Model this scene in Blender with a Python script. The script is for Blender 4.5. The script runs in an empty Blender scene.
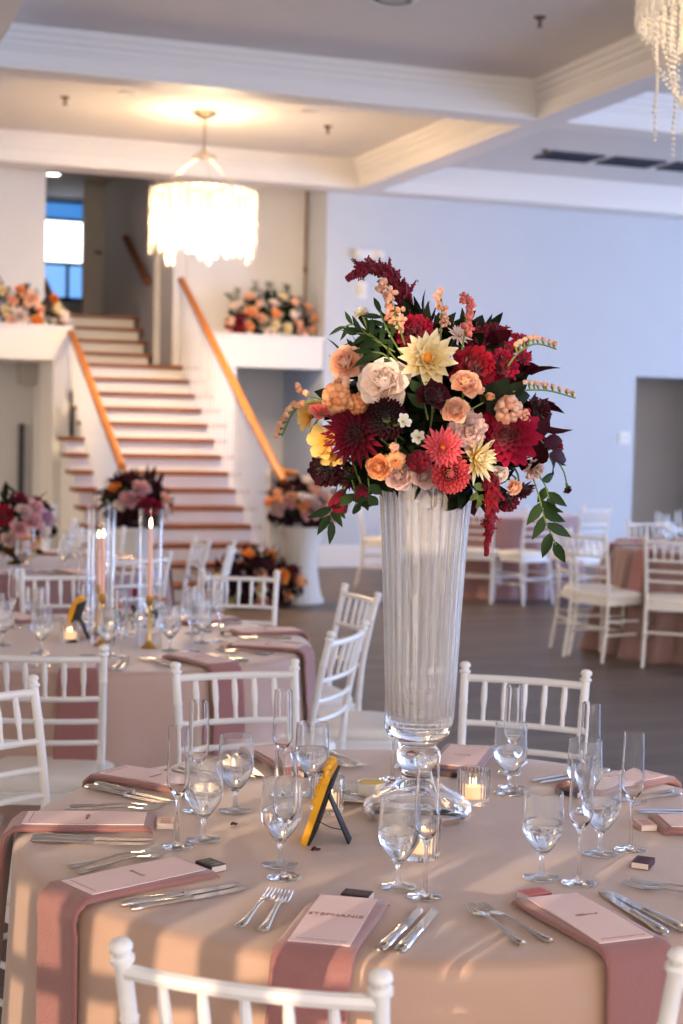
import bpy, math, random
from mathutils import Vector, Matrix, Quaternion
C = bpy.context.scene.collection
PI = math.pi
R = math.radians
rnd = random.Random(7)

# ------------------------------------------------------------------ camera
FPX, PITCH, ROLL, YAW, EYE_Z = 1535.46, .05681941, .02279491, .34813742, 1.62389
EYE = Vector((0, 0, EYE_Z))
FW = Vector((math.sin(YAW)*math.cos(PITCH), math.cos(YAW)*math.cos(PITCH), -math.sin(PITCH)))
_r0 = Vector((math.cos(YAW), -math.sin(YAW), 0)); _u0 = _r0.cross(FW)
RI = math.cos(ROLL)*_r0 + math.sin(ROLL)*_u0
UI = math.cos(ROLL)*_u0 - math.sin(ROLL)*_r0
def at(x, y, d): return EYE + d*(FW + (x-341.5)/FPX*RI - (y-512)/FPX*UI)
def onz(x, y, z):
    d = FW + (x-341.5)/FPX*RI - (y-512)/FPX*UI
    return EYE + d*((z-EYE_Z)/d.z)
def ony(x, y, Y):
    d = FW + (x-341.5)/FPX*RI - (y-512)/FPX*UI
    return EYE + d*(Y/d.y)
def pix(p):
    v = Vector(p)-EYE; z = v.dot(FW)
    return (341.5+FPX*v.dot(RI)/z, 512-FPX*v.dot(UI)/z)
def seen(p, m=12):
    if (Vector(p)-EYE).dot(FW) < .5: return False
    x, y = pix(p); return -m < x < 683+m and -m < y < 1024+m
cam = bpy.data.cameras.new('camera'); co = bpy.data.objects.new('camera', cam); C.objects.link(co)
co.matrix_world = Matrix((( RI.x, UI.x, -FW.x, EYE.x), (RI.y, UI.y, -FW.y, EYE.y), (RI.z, UI.z, -FW.z, EYE.z), (0, 0, 0, 1)))
cam.sensor_fit = 'VERTICAL'; cam.sensor_height = 36; cam.sensor_width = 24; cam.lens = FPX/1024*36
cam.clip_start = .05; cam.clip_end = 100
cam.dof.use_dof = True; cam.dof.focus_distance = 3.15; cam.dof.aperture_fstop = 4.0
bpy.context.scene.camera = co

# ------------------------------------------------------------------ materials
def lin(c):
    return tuple((v/12.92 if v <= .04045 else ((v+.055)/1.055)**2.4) for v in [x/255 for x in c])
def mat(name, col, rough=.5, metal=0., spec=.5, trans=0., ior=1.45, emit=None, es=0., sheen=0., sub=0., coat=0., alpha=1.):
    m = bpy.data.materials.new(name); m.use_nodes = True
    b = m.node_tree.nodes['Principled BSDF']; i = b.inputs
    i['Base Color'].default_value = (*col, 1); i['Roughness'].default_value = rough; i['Metallic'].default_value = metal
    i['Specular IOR Level'].default_value = spec; i['Transmission Weight'].default_value = trans; i['IOR'].default_value = ior
    if emit: i['Emission Color'].default_value = (*emit, 1); i['Emission Strength'].default_value = es
    i['Sheen Weight'].default_value = sheen; i['Coat Weight'].default_value = coat
    if sub: i['Subsurface Weight'].default_value = sub; i['Subsurface Radius'].default_value = (.01, .006, .004)
    return m
def nodes(m): return m.node_tree.nodes, m.node_tree.links, m.node_tree.nodes['Principled BSDF']
def add_noise(m, scale=8., amt=.15, bump=.0, bscale=60., stretch=None):
    n, l, b = nodes(m); col = tuple(b.inputs['Base Color'].default_value)
    tc = n.new('ShaderNodeTexCoord'); mp = n.new('ShaderNodeMapping'); l.new(tc.outputs['Object'], mp.inputs[0])
    if stretch: mp.inputs['Scale'].default_value = stretch
    t = n.new('ShaderNodeTexNoise'); t.inputs['Scale'].default_value = scale; t.inputs['Detail'].default_value = 4
    l.new(mp.outputs[0], t.inputs['Vector'])
    r = n.new('ShaderNodeMix'); r.data_type = 'RGBA'
    r.inputs[6].default_value = tuple(c*(1-amt) for c in col[:3])+(1,); r.inputs[7].default_value = tuple(min(1, c*(1+amt)) for c in col[:3])+(1,)
    l.new(t.outputs['Fac'], r.inputs[0]); l.new(r.outputs[2], b.inputs['Base Color'])
    if bump:
        t2 = n.new('ShaderNodeTexNoise'); t2.inputs['Scale'].default_value = bscale; t2.inputs['Detail'].default_value = 3
        l.new(mp.outputs[0], t2.inputs['Vector'])
        bp = n.new('ShaderNodeBump'); bp.inputs['Strength'].default_value = bump; bp.inputs['Distance'].default_value = .01
        l.new(t2.outputs['Fac'], bp.inputs['Height']); l.new(bp.outputs[0], b.inputs['Normal'])
    return m
_fl = {}
def fmat(a, b, rough=.6, mid=None):
    """flower petals: colour A at the petal's base to colour B at its tip"""
    key = (a, b, mid)
    if key in _fl: return _fl[key]
    m = mat('petals', lin(a), rough, spec=.25, sheen=.15); n, l, p = nodes(m)
    at_ = n.new('ShaderNodeAttribute'); at_.attribute_name = 'tc'
    r = n.new('ShaderNodeValToRGB'); e = r.color_ramp.elements
    e[0].color = (*lin(a), 1); e[1].color = (*lin(b), 1); e[0].position = .05; e[1].position = .85
    if mid: q = e.new(.45); q.color = (*lin(mid), 1)
    l.new(at_.outputs['Fac'], r.inputs[0]); l.new(r.outputs[0], p.inputs['Base Color'])
    tr = n.new('ShaderNodeBsdfTranslucent'); l.new(r.outputs[0], tr.inputs[0])
    mx = n.new('ShaderNodeMixShader'); mx.inputs[0].default_value = .22
    l.new(p.outputs[0], mx.inputs[1]); l.new(tr.outputs[0], mx.inputs[2]); l.new(mx.outputs[0], n['Material Output'].inputs[0])
    _fl[key] = m; return m

M = {}
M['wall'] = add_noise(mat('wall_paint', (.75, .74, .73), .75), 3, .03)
M['bluecast'] = add_noise(mat('blue_cast_paint', (.565, .61, .67), .75), 3, .03)  # blue daylight cast put into the wall's base colour
M['ceil'] = add_noise(mat('ceiling_paint', (.80, .78, .75), .8), 3, .03)
M['trim'] = mat('trim_paint', (.84, .82, .79), .45)
M['white'] = mat('white_chair_lacquer', (.88, .855, .82), .32)
M['cushion'] = add_noise(mat('ivory_cushion', (.84, .80, .73), .5), 14, .05)
M['oak'] = add_noise(mat('honey_oak', lin((184, 112, 48)), .38), 5, .22, stretch=(1, 8, 8))
M['oaktread'] = add_noise(mat('oak_tread', lin((128, 74, 32)), .4), 5, .22, stretch=(1, 8, 8))
M['darkwood'] = mat('dark_wood_rail', lin((110, 66, 34)), .4)
def cloth_mat(name, rgb, rough=.5, sheen=.4):
    return add_noise(mat(name, lin(rgb), rough, spec=.35, sheen=sheen), 5, .05, .25, 9)
M['cloth'] = cloth_mat('champagne_satin', (194, 160, 138))
M['cloth2'] = cloth_mat('champagne_satin_pale', (196, 164, 148))  # slightly paler, cooler champagne than the nearest cloth
M['cloth3'] = cloth_mat('mauve_satin', (150, 112, 110))
M['cloth4'] = cloth_mat('rose_satin', (142, 110, 104))
M['napkin'] = add_noise(mat('dusty_rose_napkin', lin((160, 108, 102)), .55, spec=.3, sheen=.4), 40, .06, .2, 220)
M['card'] = mat('blush_card', lin((252, 220, 213)), .7)
M['ink'] = mat('mauve_ink', lin((150, 96, 100)), .7)
M['silver'] = mat('polished_silver', (.78, .74, .69), .14, 1.)
M['glass'] = mat('clear_glass', (1, 1, 1), .0, trans=1., ior=1.45)
M['vaseglass'] = mat('whitened_pressed_glass', (1, .98, .955), .02, trans=.80, ior=1.47)  # white diffuse share stands in for refracted brightness and highlights
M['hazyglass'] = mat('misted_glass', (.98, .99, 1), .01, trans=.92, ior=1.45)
M['water'] = mat('water', (.98, .99, 1), .0, trans=1., ior=1.33)
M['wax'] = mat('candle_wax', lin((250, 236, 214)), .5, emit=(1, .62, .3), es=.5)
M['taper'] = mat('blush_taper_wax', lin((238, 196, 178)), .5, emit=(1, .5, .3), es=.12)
M['flame'] = mat('candle_flame', (1, .8, .4), .5, emit=(1, .72, .36), es=26)
M['gold'] = mat('brushed_gold', lin((232, 184, 100)), .3, 1.)
M['yellow'] = add_noise(mat('yellow_frame', lin((240, 172, 28)), .45), 30, .12)
M['black'] = mat('black_card', lin((26, 22, 24)), .6)
M['butter'] = mat('butter', lin((246, 208, 112)), .5)
M['china'] = mat('white_china', (.82, .78, .72), .18)
M['urn'] = mat('white_urn', (.75, .72, .66), .6)
M['leaf'] = add_noise(mat('green_leaf', lin((46, 68, 34)), .6, spec=.2), 12, .35)
M['leafd'] = add_noise(mat('dark_leaf', lin((28, 36, 20)), .65, spec=.15), 12, .35)
M['leafb'] = add_noise(mat('burgundy_leaf', lin((56, 13, 24)), .65, spec=.12), 12, .35)
M['stem'] = mat('green_stem', lin((112, 134, 62)), .5)
M['crystal'] = mat('frosted_crystal', (.92, .88, .8), .25)
M['thinglass'] = mat('thin_clear_glass', (1, 1, 1), .02)
def _thin(m):
    n, l, p = nodes(m); t = n.new('ShaderNodeBsdfTransparent'); g = n.new('ShaderNodeBsdfGlossy'); g.inputs['Roughness'].default_value = .02
    lw = n.new('ShaderNodeLayerWeight'); lw.inputs[0].default_value = .35; fr = n.new('ShaderNodeMath'); fr.operation = 'MULTIPLY'; fr.inputs[1].default_value = .4; l.new(lw.outputs['Facing'], fr.inputs[0]); mx = n.new('ShaderNodeMixShader')
    l.new(fr.outputs[0], mx.inputs[0]); l.new(t.outputs[0], mx.inputs[1]); l.new(g.outputs[0], mx.inputs[2]); l.new(mx.outputs[0], n['Material Output'].inputs[0])
_thin(M['thinglass'])
def _tr(m, f):
    n, l, p = nodes(m); t = n.new('ShaderNodeBsdfTranslucent'); t.inputs[0].default_value = p.inputs['Base Color'].default_value
    mx = n.new('ShaderNodeMixShader'); mx.inputs[0].default_value = f
    l.new(p.outputs[0], mx.inputs[1]); l.new(t.outputs[0], mx.inputs[2]); l.new(mx.outputs[0], n['Material Output'].inputs[0]); return m
_tr(M['crystal'], .55); _tr(M['wax'], .3); _tr(M['taper'], .2)
M['chrome'] = mat('satin_nickel', (.62, .56, .46), .25, 1.)
M['bulb'] = mat('lamp_bulb', (1, .9, .7), .5, emit=(1, .72, .42), es=18)
M['vent'] = mat('vent_metal', lin((70, 72, 84)), .6)
M['brass'] = mat('sprinkler_brass', lin((96, 72, 52)), .4, .6)
M['daylight'] = mat('daylight_pane', (1, 1, 1), .5, emit=(.95, .97, 1), es=2.2)
M['blue'] = mat('blue_dusk_pane', (.1, .3, .6), .4, emit=(.05, .23, .62), es=.65)
M['blued'] = mat('blue_window_frame', lin((24, 60, 100)), .5)
M['blued2'] = mat('louvre_blue', lin((120, 170, 220)), .5, emit=(.25, .5, .85), es=.75)
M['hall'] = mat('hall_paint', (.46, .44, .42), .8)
M['lampdisc'] = mat('ceiling_lamp_disc', (1, 1, 1), .5, emit=(1, .97, .9), es=6)

# floor: long grey-brown planks
fm = mat('wood_planks', (.2, .17, .15), .42, spec=.35); n, l, p = nodes(fm)
tc = n.new('ShaderNodeTexCoord'); bt = n.new('ShaderNodeTexBrick'); l.new(tc.outputs['Object'], bt.inputs['Vector'])
bt.inputs['Scale'].default_value = 1; bt.inputs['Brick Width'].default_value = 1.6; bt.inputs['Row Height'].default_value = .19
bt.inputs['Mortar Size'].default_value = .004; bt.inputs['Bias'].default_value = -.1
bt.inputs['Color1'].default_value = (*lin((112, 98, 88)), 1); bt.inputs['Color2'].default_value = (*lin((88, 77, 69)), 1); bt.inputs['Mortar'].default_value = (*lin((60, 52, 48)), 1)
mp = n.new('ShaderNodeMapping'); mp.inputs['Scale'].default_value = (1.2, 14, 1); l.new(tc.outputs['Object'], mp.inputs[0])
tn = n.new('ShaderNodeTexNoise'); tn.inputs['Scale'].default_value = 2.2; tn.inputs['Detail'].default_value = 6; l.new(mp.outputs[0], tn.inputs['Vector'])
mr = n.new('ShaderNodeMapRange'); mr.inputs['To Min'].default_value = .72; mr.inputs['To Max'].default_value = 1.22; l.new(tn.outputs['Fac'], mr.inputs['Value'])
mu = n.new('ShaderNodeMix'); mu.data_type = 'RGBA'; mu.blend_type = 'MULTIPLY'; mu.inputs[0].default_value = 1
l.new(bt.outputs['Color'], mu.inputs[6]); l.new(mr.outputs[0], mu.inputs[7]); l.new(mu.outputs[2], p.inputs['Base Color'])
M['floor'] = fm

# ------------------------------------------------------------------ mesh building
class MB:
    def __init__(s): s.v = []; s.f = []; s.t = []
    def add(s, vs, fs, t=0.):
        b = len(s.v); s.v += [tuple(v) for v in vs]; s.f += [tuple(b+i for i in f) for f in fs]
        s.t += list(t) if isinstance(t, (list, tuple)) else [t]*len(vs); return s
    def box(s, x0, x1, y0, y1, z0, z1, mx=None):
        vs = [Vector((x, y, z)) for z in (z0, z1) for y in (y0, y1) for x in (x0, x1)]
        if mx: vs = [mx @ v for v in vs]
        return s.add(vs, [(0, 2, 3, 1), (4, 5, 7, 6), (0, 1, 5, 4), (2, 6, 7, 3), (0, 4, 6, 2), (1, 3, 7, 5)])
    def tube(s, pts, rad, n=8, flat=1., up=None, cap=True, t=None):
        """round (or FLATtened) bar along PTS, RAD per point"""
        pts = [Vector(q) for q in pts]; k = len(pts)
        rr = rad if isinstance(rad, (list, tuple)) else [rad]*k
        vs = []; tt = []; prev = None
        for i in range(k):
            d = (pts[min(i+1, k-1)]-pts[max(i-1, 0)])
            if d.length < 1e-9: d = Vector((0, 0, 1))
            d.normalize()
            a = (Vector(up) if up else prev) if (up or prev) else (Vector((0, 0, 1)) if abs(d.z) < .9 else Vector((1, 0, 0)))
            sx = d.cross(a)
            if sx.length < 1e-6: sx = d.cross(Vector((1, .3, 0)))
            sx.normalize(); sy = sx.cross(d).normalized(); prev = sy
            for j in range(n):
                q = 2*PI*j/n
                vs.append(pts[i]+rr[i]*(math.cos(q)*sx+math.sin(q)*flat*sy))
                tt.append(t[i] if t else 0.)
        fs = [(i*n+j, i*n+(j+1) % n, (i+1)*n+(j+1) % n, (i+1)*n+j) for i in range(k-1) for j in range(n)]
        if cap: fs += [tuple(range(n-1, -1, -1)), tuple((k-1)*n+j for j in range(n))]
        return s.add(vs, fs, tt)
    def lathe(s, prof, n=32, o=(0, 0, 0), rib=None, close=False, mx=None):
        """revolve (r, z) pairs; RIB(angle, r, z) -> r"""
        vs = []
        for r, z in prof:
            for j in range(n):
                q = 2*PI*j/n; a = rib(q, r, z) if rib else r
                v = Vector((o[0]+a*math.cos(q), o[1]+a*math.sin(q), o[2]+z)); vs.append(mx @ v if mx else v)
        k = len(prof)
        rng = range(k) if close else range(k-1)
        fs = [(i*n+j, i*n+(j+1) % n, ((i+1) % k)*n+(j+1) % n, ((i+1) % k)*n+j) for i in rng for j in range(n)]
        if not close:
            if prof[0][0] > 1e-4: fs.append(tuple(range(n-1, -1, -1)))
            if prof[-1][0] > 1e-4: fs.append(tuple((k-1)*n+j for j in range(n)))
        return s.add(vs, fs)
    def grid(s, nu, nv, fn, t=None, wrap=False):
        vs = [fn(i/(nu-1), j/(nv if wrap else nv-1)) for i in range(nu) for j in range(nv)]
        w = nv if wrap else nv-1
        fs = [(i*nv+j, i*nv+(j+1) % nv, (i+1)*nv+(j+1) % nv, (i+1)*nv+j) for i in range(nu-1) for j in range(w)]
        return s.add(vs, fs, [t(i/(nu-1)) for i in range(nu) for _ in range(nv)] if t else 0.)
    def blob(s, c, r, sc=(1, 1, 1), n=6, m=4, jit=0., t=0.):
        c = Vector(c); vs = [c+Vector((0, 0, -r*sc[2]))]
        for i in range(1, m):
            th = PI*i/m
            for j in range(n):
                q = 2*PI*(j+.5*(i % 2))/n; k = r*(1+rnd.uniform(-jit, jit))
                vs.append(c+Vector((k*sc[0]*math.sin(th)*math.cos(q), k*sc[1]*math.sin(th)*math.sin(q), -k*sc[2]*math.cos(th))))
        vs.append(c+Vector((0, 0, r*sc[2]))); e = len(vs)-1
        fs = [(0, 1+(j+1) % n, 1+j) for j in range(n)]
        for i in range(m-2):
            a = 1+i*n; fs += [(a+j, a+(j+1) % n, a+n+(j+1) % n, a+n+j) for j in range(n)]
        a = 1+(m-2)*n; fs += [(a+j, a+(j+1) % n, e) for j in range(n)]
        return s.add(vs, fs, t)
    def mesh(s, name, m, smooth=True, ang=None):
        me = bpy.data.meshes.new(name); me.from_pydata(s.v, [], s.f); me.update()
        if any(s.t):
            a = me.attributes.new('tc', 'FLOAT', 'POINT'); a.data.foreach_set('value', s.t)
        if smooth: me.polygons.foreach_set('use_smooth', [True]*len(me.polygons))
        if ang and smooth: me.set_sharp_from_angle(angle=R(ang))
        me.materials.append(m); return me
def tag(o, label=None, cat=None, group=None, kind=None):
    for k, v in (('label', label), ('category', cat), ('group', group), ('kind', kind)):
        if v: o[k] = v
    return o
def obj(name, mb, m, parent=None, smooth=True, ang=40, label=None):
    o = bpy.data.objects.new(name, mb.mesh(name, m, smooth, ang) if isinstance(mb, MB) else mb); C.objects.link(o)
    if parent: o.parent = parent
    if label: o['label'] = label
    return o
def thing(name, label, cat, loc=(0, 0, 0), rz=0., group=None):
    o = bpy.data.objects.new(name, None); C.objects.link(o); o.empty_display_size = .05
    o.location = loc; o.rotation_euler = (0, 0, rz); return tag(o, label, cat, group)
def struct(name, mb, m, smooth=False): return tag(obj(name, mb, m, None, smooth), kind='structure')
def dup(root, loc=None, rz=None, label=None, group=None):
    r = root.copy(); C.objects.link(r)
    if loc is not None: r.location = loc
    if rz is not None: r.rotation_euler = (0, 0, rz)
    tag(r, label, None, group)
    for ch in root.children:
        c = ch.copy(); C.objects.link(c); c.parent = r
        for g in ch.children:
            d = g.copy(); C.objects.link(d); d.parent = c
    return r
class Proto:
    """first use moves the source itself, later uses copy it"""
    def __init__(s, make): s.make = make; s.o = None
    def put(s, loc, rz, label, group=None):
        if s.o is None:
            s.o = s.make(); o = s.o; o.location = loc; o.rotation_euler = (0, 0, rz); return tag(o, label, None, group)
        return dup(s.o, loc, rz, label, group)
def bent(pts, sub=6):
    """smooth curve through points"""
    P = [Vector(q) for q in pts]; out = []
    for i in range(len(P)-1):
        a, b = P[max(i-1, 0)], P[i]; c, d = P[i+1], P[min(i+2, len(P)-1)]
        for k in range(sub):
            t = k/sub
            out.append(.5*((2*b)+(c-a)*t+(2*a-5*b+4*c-d)*t*t+(3*b-a-3*c+d)*t**3))
    return out+[P[-1]]
# ------------------------------------------------------------------ room
YW, ZC, ZB = 16.43, 4.52, 4.22
struct('floor', MB().box(-9, 16, -5, 23, -.1, 0), M['floor'])
struct('ceiling', MB().box(-9, 16, -5, 18.2, ZC, ZC+.15), M['ceil'])
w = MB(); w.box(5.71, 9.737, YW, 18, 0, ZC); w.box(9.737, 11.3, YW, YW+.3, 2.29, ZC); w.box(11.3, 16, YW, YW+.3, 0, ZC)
struct('wall_back', w, M['bluecast'])
w = MB(); w.box(9.4, 12, 18.9, 19.1, 0, 2.7); w.box(9.38, 9.5, 18, 18.9, 0, 2.7); w.box(10.55, 12, 18.3, 18.9, 0, 2.7); w.box(9.38, 12, 16.75, 19.1, 2.7, 2.8)
struct('wall_passage', w, M['wall'])
b = MB(); b.box(5.69, 9.737, YW-.018, YW, 0, .235); b.box(5.69, 9.737, YW-.012, YW, .235, .25); b.box(5.692, 5.71, YW, 17.9, 0, .25)
struct('baseboard_back', b, M['trim'])
# recess above and store space below the right-hand ledge
struct('wall_recess', MB().box(4.28, 5.71, 17.08, 17.3, 2.5, ZC).box(4.12, 4.28, 17.1, 17.8, 0, ZC).box(4.28, 4.46, 17.1, 17.25, 0, 2.5), M['wall'])
struct('wall_under_ledge', MB().box(4.46, 5.74, 17.9, 18, 0, 2.5).box(4.40, 4.46, YW+.1, 17.9, 0, 2.5), M['wall'])
l = MB(); l.box(4.44, 5.70, YW, 17.08, 2.24, 2.57); l.box(4.44, 4.69, YW, 17.08, 0, 2.24); l.box(4.40, 5.71, YW-.03, 17.08, 2.57, 2.605)
struct('trim_right_ledge', l, M['trim'])
l = MB(); l.box(-4, 2.85, YW, 17.25, 2.24, 2.57); l.box(-4, 2.88, YW-.03, 17.25, 2.57, 2.605); l.box(2.67, 2.85, YW, 17.25, 0, 2.24)
struct('trim_left_ledge', l, M['trim'])
struct('wall_stair_left', MB().box(-4, 2.70, 17.25, 17.45, 2.24, ZC).box(-4, 2.80, 17.9, 18.1, 0, 2.5).box(2.67, 2.80, 17.25, 17.9, 0, 2.24), M['wall'])
l = MB(); l.box(2.52, 2.58, 17.84, 17.9, 0, 1.55)
struct('trim_door_edge', l, M['vent'])
# upper hall
struct('wall_hall_right', MB().box(4.05, 4.23, 17.75, 22.5, 2.0, 4.8), M['wall'])
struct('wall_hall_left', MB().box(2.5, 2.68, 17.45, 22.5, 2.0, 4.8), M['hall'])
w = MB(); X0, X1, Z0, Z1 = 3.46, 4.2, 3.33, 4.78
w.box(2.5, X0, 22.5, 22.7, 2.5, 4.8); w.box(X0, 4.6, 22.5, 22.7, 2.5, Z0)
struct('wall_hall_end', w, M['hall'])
struct('floor_hall', MB().box(2.68, 4.05, 18.62, 22.5, 2.78, 2.88), M['oaktread'])
struct('wall_leak_stop', MB().box(-9, 16, 23, 23.1, 0, 5).box(15.9, 16, 16, 23, 0, 5).box(-9, -8.9, 16.5, 23, 0, 5), M['hall'])  # added unseen shell, keeps sky and sun from leaking in
struct('ceiling_leak_stop', MB().box(-9, 16, 17.9, 23.1, 4.95, 5.0), M['hall'])  # added unseen roof slab of the same light-blocking shell
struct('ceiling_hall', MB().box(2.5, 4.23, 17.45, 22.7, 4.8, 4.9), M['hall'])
wn = MB(); wn.box(X0, X0+.05, 22.47, 22.52, Z0, Z1); wn.box(X1-.05, X1, 22.47, 22.52, Z0, Z1)
for z in (Z0, 3.84, 4.47, Z1-.05): wn.box(X0, X1, 22.47, 22.52, z, z+.045)
wn.box(3.82, 3.87, 22.47, 22.52, Z0, 3.86)
win = struct('window_1', wn, M['blued'])
obj('bright_pane', MB().box(X0+.04, X1-.04, 22.5, 22.51, 3.88, 4.48), M['daylight'], win, False)
obj('upper_pane', MB().box(X0+.04, X1-.04, 22.5, 22.51, 4.5, 4.74), M['blue'], win, False)
lo = MB()
for i in range(9): lo.box(X0+.05, 3.82, 22.485, 22.495, 3.39+i*.05, 3.425+i*.05); lo.box(3.87, X1-.05, 22.485, 22.495, 3.39+i*.05, 3.425+i*.05)
obj('louvre', lo, M['blued2'], win, False)
obj('lower_pane', MB().box(X0+.04, X1-.04, 22.5, 22.51, 3.37, 3.85), M['blue'], win, False)
dm = Matrix.Translation((4.05, 21.0, 2.88)) @ Matrix.Rotation(R(-96), 4, 'Z')
d1 = struct('door_1', MB().box(-.02, .02, -.28, 0, 0, 1.92, Matrix.Translation((4.05, 20.9, 2.88)) @ Matrix.Rotation(R(-82), 4, 'Z')), M['hall'])
obj('door_handle', MB().tube([(3.98, 20.78, 3.86), (4.0, 20.70, 3.86), (3.9, 20.68, 3.86)], .02, 6), M['vent'], d1)
hl = thing('recessed_ceiling_light', 'small lit round ceiling light in the dark upstairs hall', 'ceiling light', (3.27, 20.3, 4.8))
obj('lit_disc', MB().lathe([(0, -.012), (.085, -.012), (.085, 0)], 20), M['lampdisc'], hl)
obj('trim_ring', MB().lathe([(.085, -.014), (.11, -.012), (.11, 0), (.085, 0)], 20, close=True), M['trim'], hl)

# coffer beams with stepped crown moulding on both sides
def beam(name, x0, x1, y0, y1, axis, sides=(1, 1), cuts=()):
    m = MB(); m.box(x0, x1, y0, y1, ZB, ZC)
    for (zo, zt, pr) in ((ZC-.05, ZC, .105), (ZC-.10, ZC-.05, .075), (ZC-.145, ZC-.10, .045), (ZC-.17, ZC-.145, .022), (ZB+.03, ZB+.045, .012)):
        for s in (0, 1):
            if not sides[s]: continue
            if axis == 'x':
                a, b_ = (y0-pr, y0) if s == 0 else (y1, y1+pr); m.box(x0, x1, a, b_, zo, zt)
            else:
                a, b_ = (x0-pr, x0) if s == 0 else (x1, x1+pr); m.box(a, b_, y0, y1, zo, zt)
    struct(name, m, M['trim'])
beam('beam_cross', -9, 16, 11.75, 12.04, 'x')
beam('beam_header', -9, 16, 16.02, YW, 'x', (1, 0))
beam('beam_right', 5.93, 6.2, -5, 11.75, 'y'); beam('beam_right_far', 5.93, 6.2, 12.04, 16.02, 'y')
beam('beam_left', 1.12, 1.4, -5, 11.75, 'y'); beam('beam_left_far', 1.12, 1.4, 12.04, 16.02, 'y')
# ceiling fittings
for i, (vx, lab) in enumerate(((7.50, 'dark slatted ceiling vent nearest the beam, leftmost of the three'), (8.25, 'dark slatted ceiling vent, middle one of the row of three'), (9.0, 'dark slatted ceiling vent at the far right end of the row'))):
    v = thing('ceiling_vent', lab, 'vent', (vx+.3, 14.68, ZC), 0, 'slatted vents in the right ceiling panel')
    fr = MB().box(-.31, .31, -.22, -.19, -.02, 0).box(-.31, .31, .19, .22, -.02, 0).box(-.31, -.28, -.22, .22, -.02, 0).box(.28, .31, -.22, .22, -.02, 0)
    obj('vent_frame', fr, M['vent'], v, False)
    sl = MB()
    for k in range(9): sl.box(-.28, .28, -.02, .012, -.004, 0, Matrix.Translation((0, -.17+k*.042, -.008)) @ Matrix.Rotation(R(35), 4, 'X'))
    obj('slat_panel', sl, M['vent'], v, False)
def mk_spr():
    s = thing('fire_sprinkler', 'x', 'sprinkler')
    obj('escutcheon', MB().lathe([(0, -.012), (.035, -.012), (.045, 0)], 14), M['brass'], s)
    obj('sprinkler_head', MB().tube([(0, 0, -.01), (0, 0, -.06)], [.014, .012], 8).lathe([(0, -.075), (.022, -.072), (.022, -.068), (0, -.066)], 12), M['brass'], s)
    return s
SP = Proto(mk_spr)
for x, y, lb in ((65, 97, 'brass fire sprinkler in the ceiling panel left of the chandelier'), (328, 126, 'brass fire sprinkler in the ceiling panel right of the chandelier'), (545, 150, 'dark fire sprinkler beside the slatted ceiling vents'), (540, 17, 'dark fire sprinkler in the nearest ceiling panel, near the top edge')):
    q = onz(x, y, ZC); SP.put((q.x, q.y, ZC), 0, lb)
def mk_dl():
    s = thing('recessed_downlight', 'x', 'ceiling light')
    obj('trim_ring', MB().lathe([(.06, -.006), (.085, -.012), (.09, 0), (.06, 0)], 20, close=True), M['trim'], s)
    obj('baffle', MB().lathe([(0, -.002), (.06, -.004)], 20), M['ceil'], s)
    return s
DL = Proto(mk_dl)
for x, y, lb in ((128, 93, 'unlit recessed downlight left of the chandelier stem'), (310, 111, 'unlit recessed downlight right of the chandelier stem'), (315, 146, 'unlit recessed downlight near the header beam'), (476, 164, 'unlit recessed downlight beside the long right beam')):
    q = onz(x, y, ZC); DL.put((q.x, q.y, ZC), 0, lb)
q = onz(388, 2, ZC); s = thing('ceiling_speaker', 'round white ceiling speaker at the top edge of the view', 'speaker', (q.x, q.y-.1, ZC))
obj('grille', MB().lathe([(0, -.01), (.1, -.012), (.13, -.012)], 24), M['crystal'], s)
obj('speaker_rim', MB().lathe([(.13, -.016), (.17, -.016), (.18, 0), (.13, 0)], 24, close=True), M['trim'], s)
# wall fittings
s = thing('emergency_light', 'small twin-lamp emergency light high on the pale blue-lit wall', 'emergency light', (6.21, YW, 3.55))
obj('housing', MB().box(-.09, .09, -.05, 0, -.05, .05), M['trim'], s, False)
for dx in (-.13, .13): obj('lamp_head', MB().lathe([(0, 0), (.05, .01), (.055, .05), (.03, .07)], 14, mx=Matrix.Translation((dx, -.03, 0)) @ Matrix.Rotation(R(90), 4, 'X')), M['china'], s)
s = thing('wall_strobe', 'small white alarm box below the emergency light', 'alarm', (6.15, YW, 3.15))
obj('backplate', MB().box(-.06, .06, -.02, 0, -.09, .09), M['trim'], s, False); obj('strobe_lens', MB().box(-.03, .03, -.05, -.02, -.06, .06), M['china'], s, False)
s = thing('wall_switch', 'pale switch plate on the wall beside the doorway', 'switch', (9.6, YW, 1.54))
obj('switch_plate', MB().box(-.075, .075, -.012, 0, -.07, .07), M['trim'], s, False)
for dx in (-.035, .035): obj('rocker', MB().box(dx-.017, dx+.017, -.02, -.012, -.04, .04), M['ceil'], s, False)
s = thing('wall_conduit', 'thin dark pipe running down the recess corner', 'pipe', (5.67, 17.04, 2.6))
obj('pipe', MB().tube([(0, 0, .0), (0, 0, 1.9)], .012, 8), M['darkwood'], s); obj('coupling', MB().tube([(0, 0, .78), (0, 0, .84)], .022, 8), M['darkwood'], s)

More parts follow.
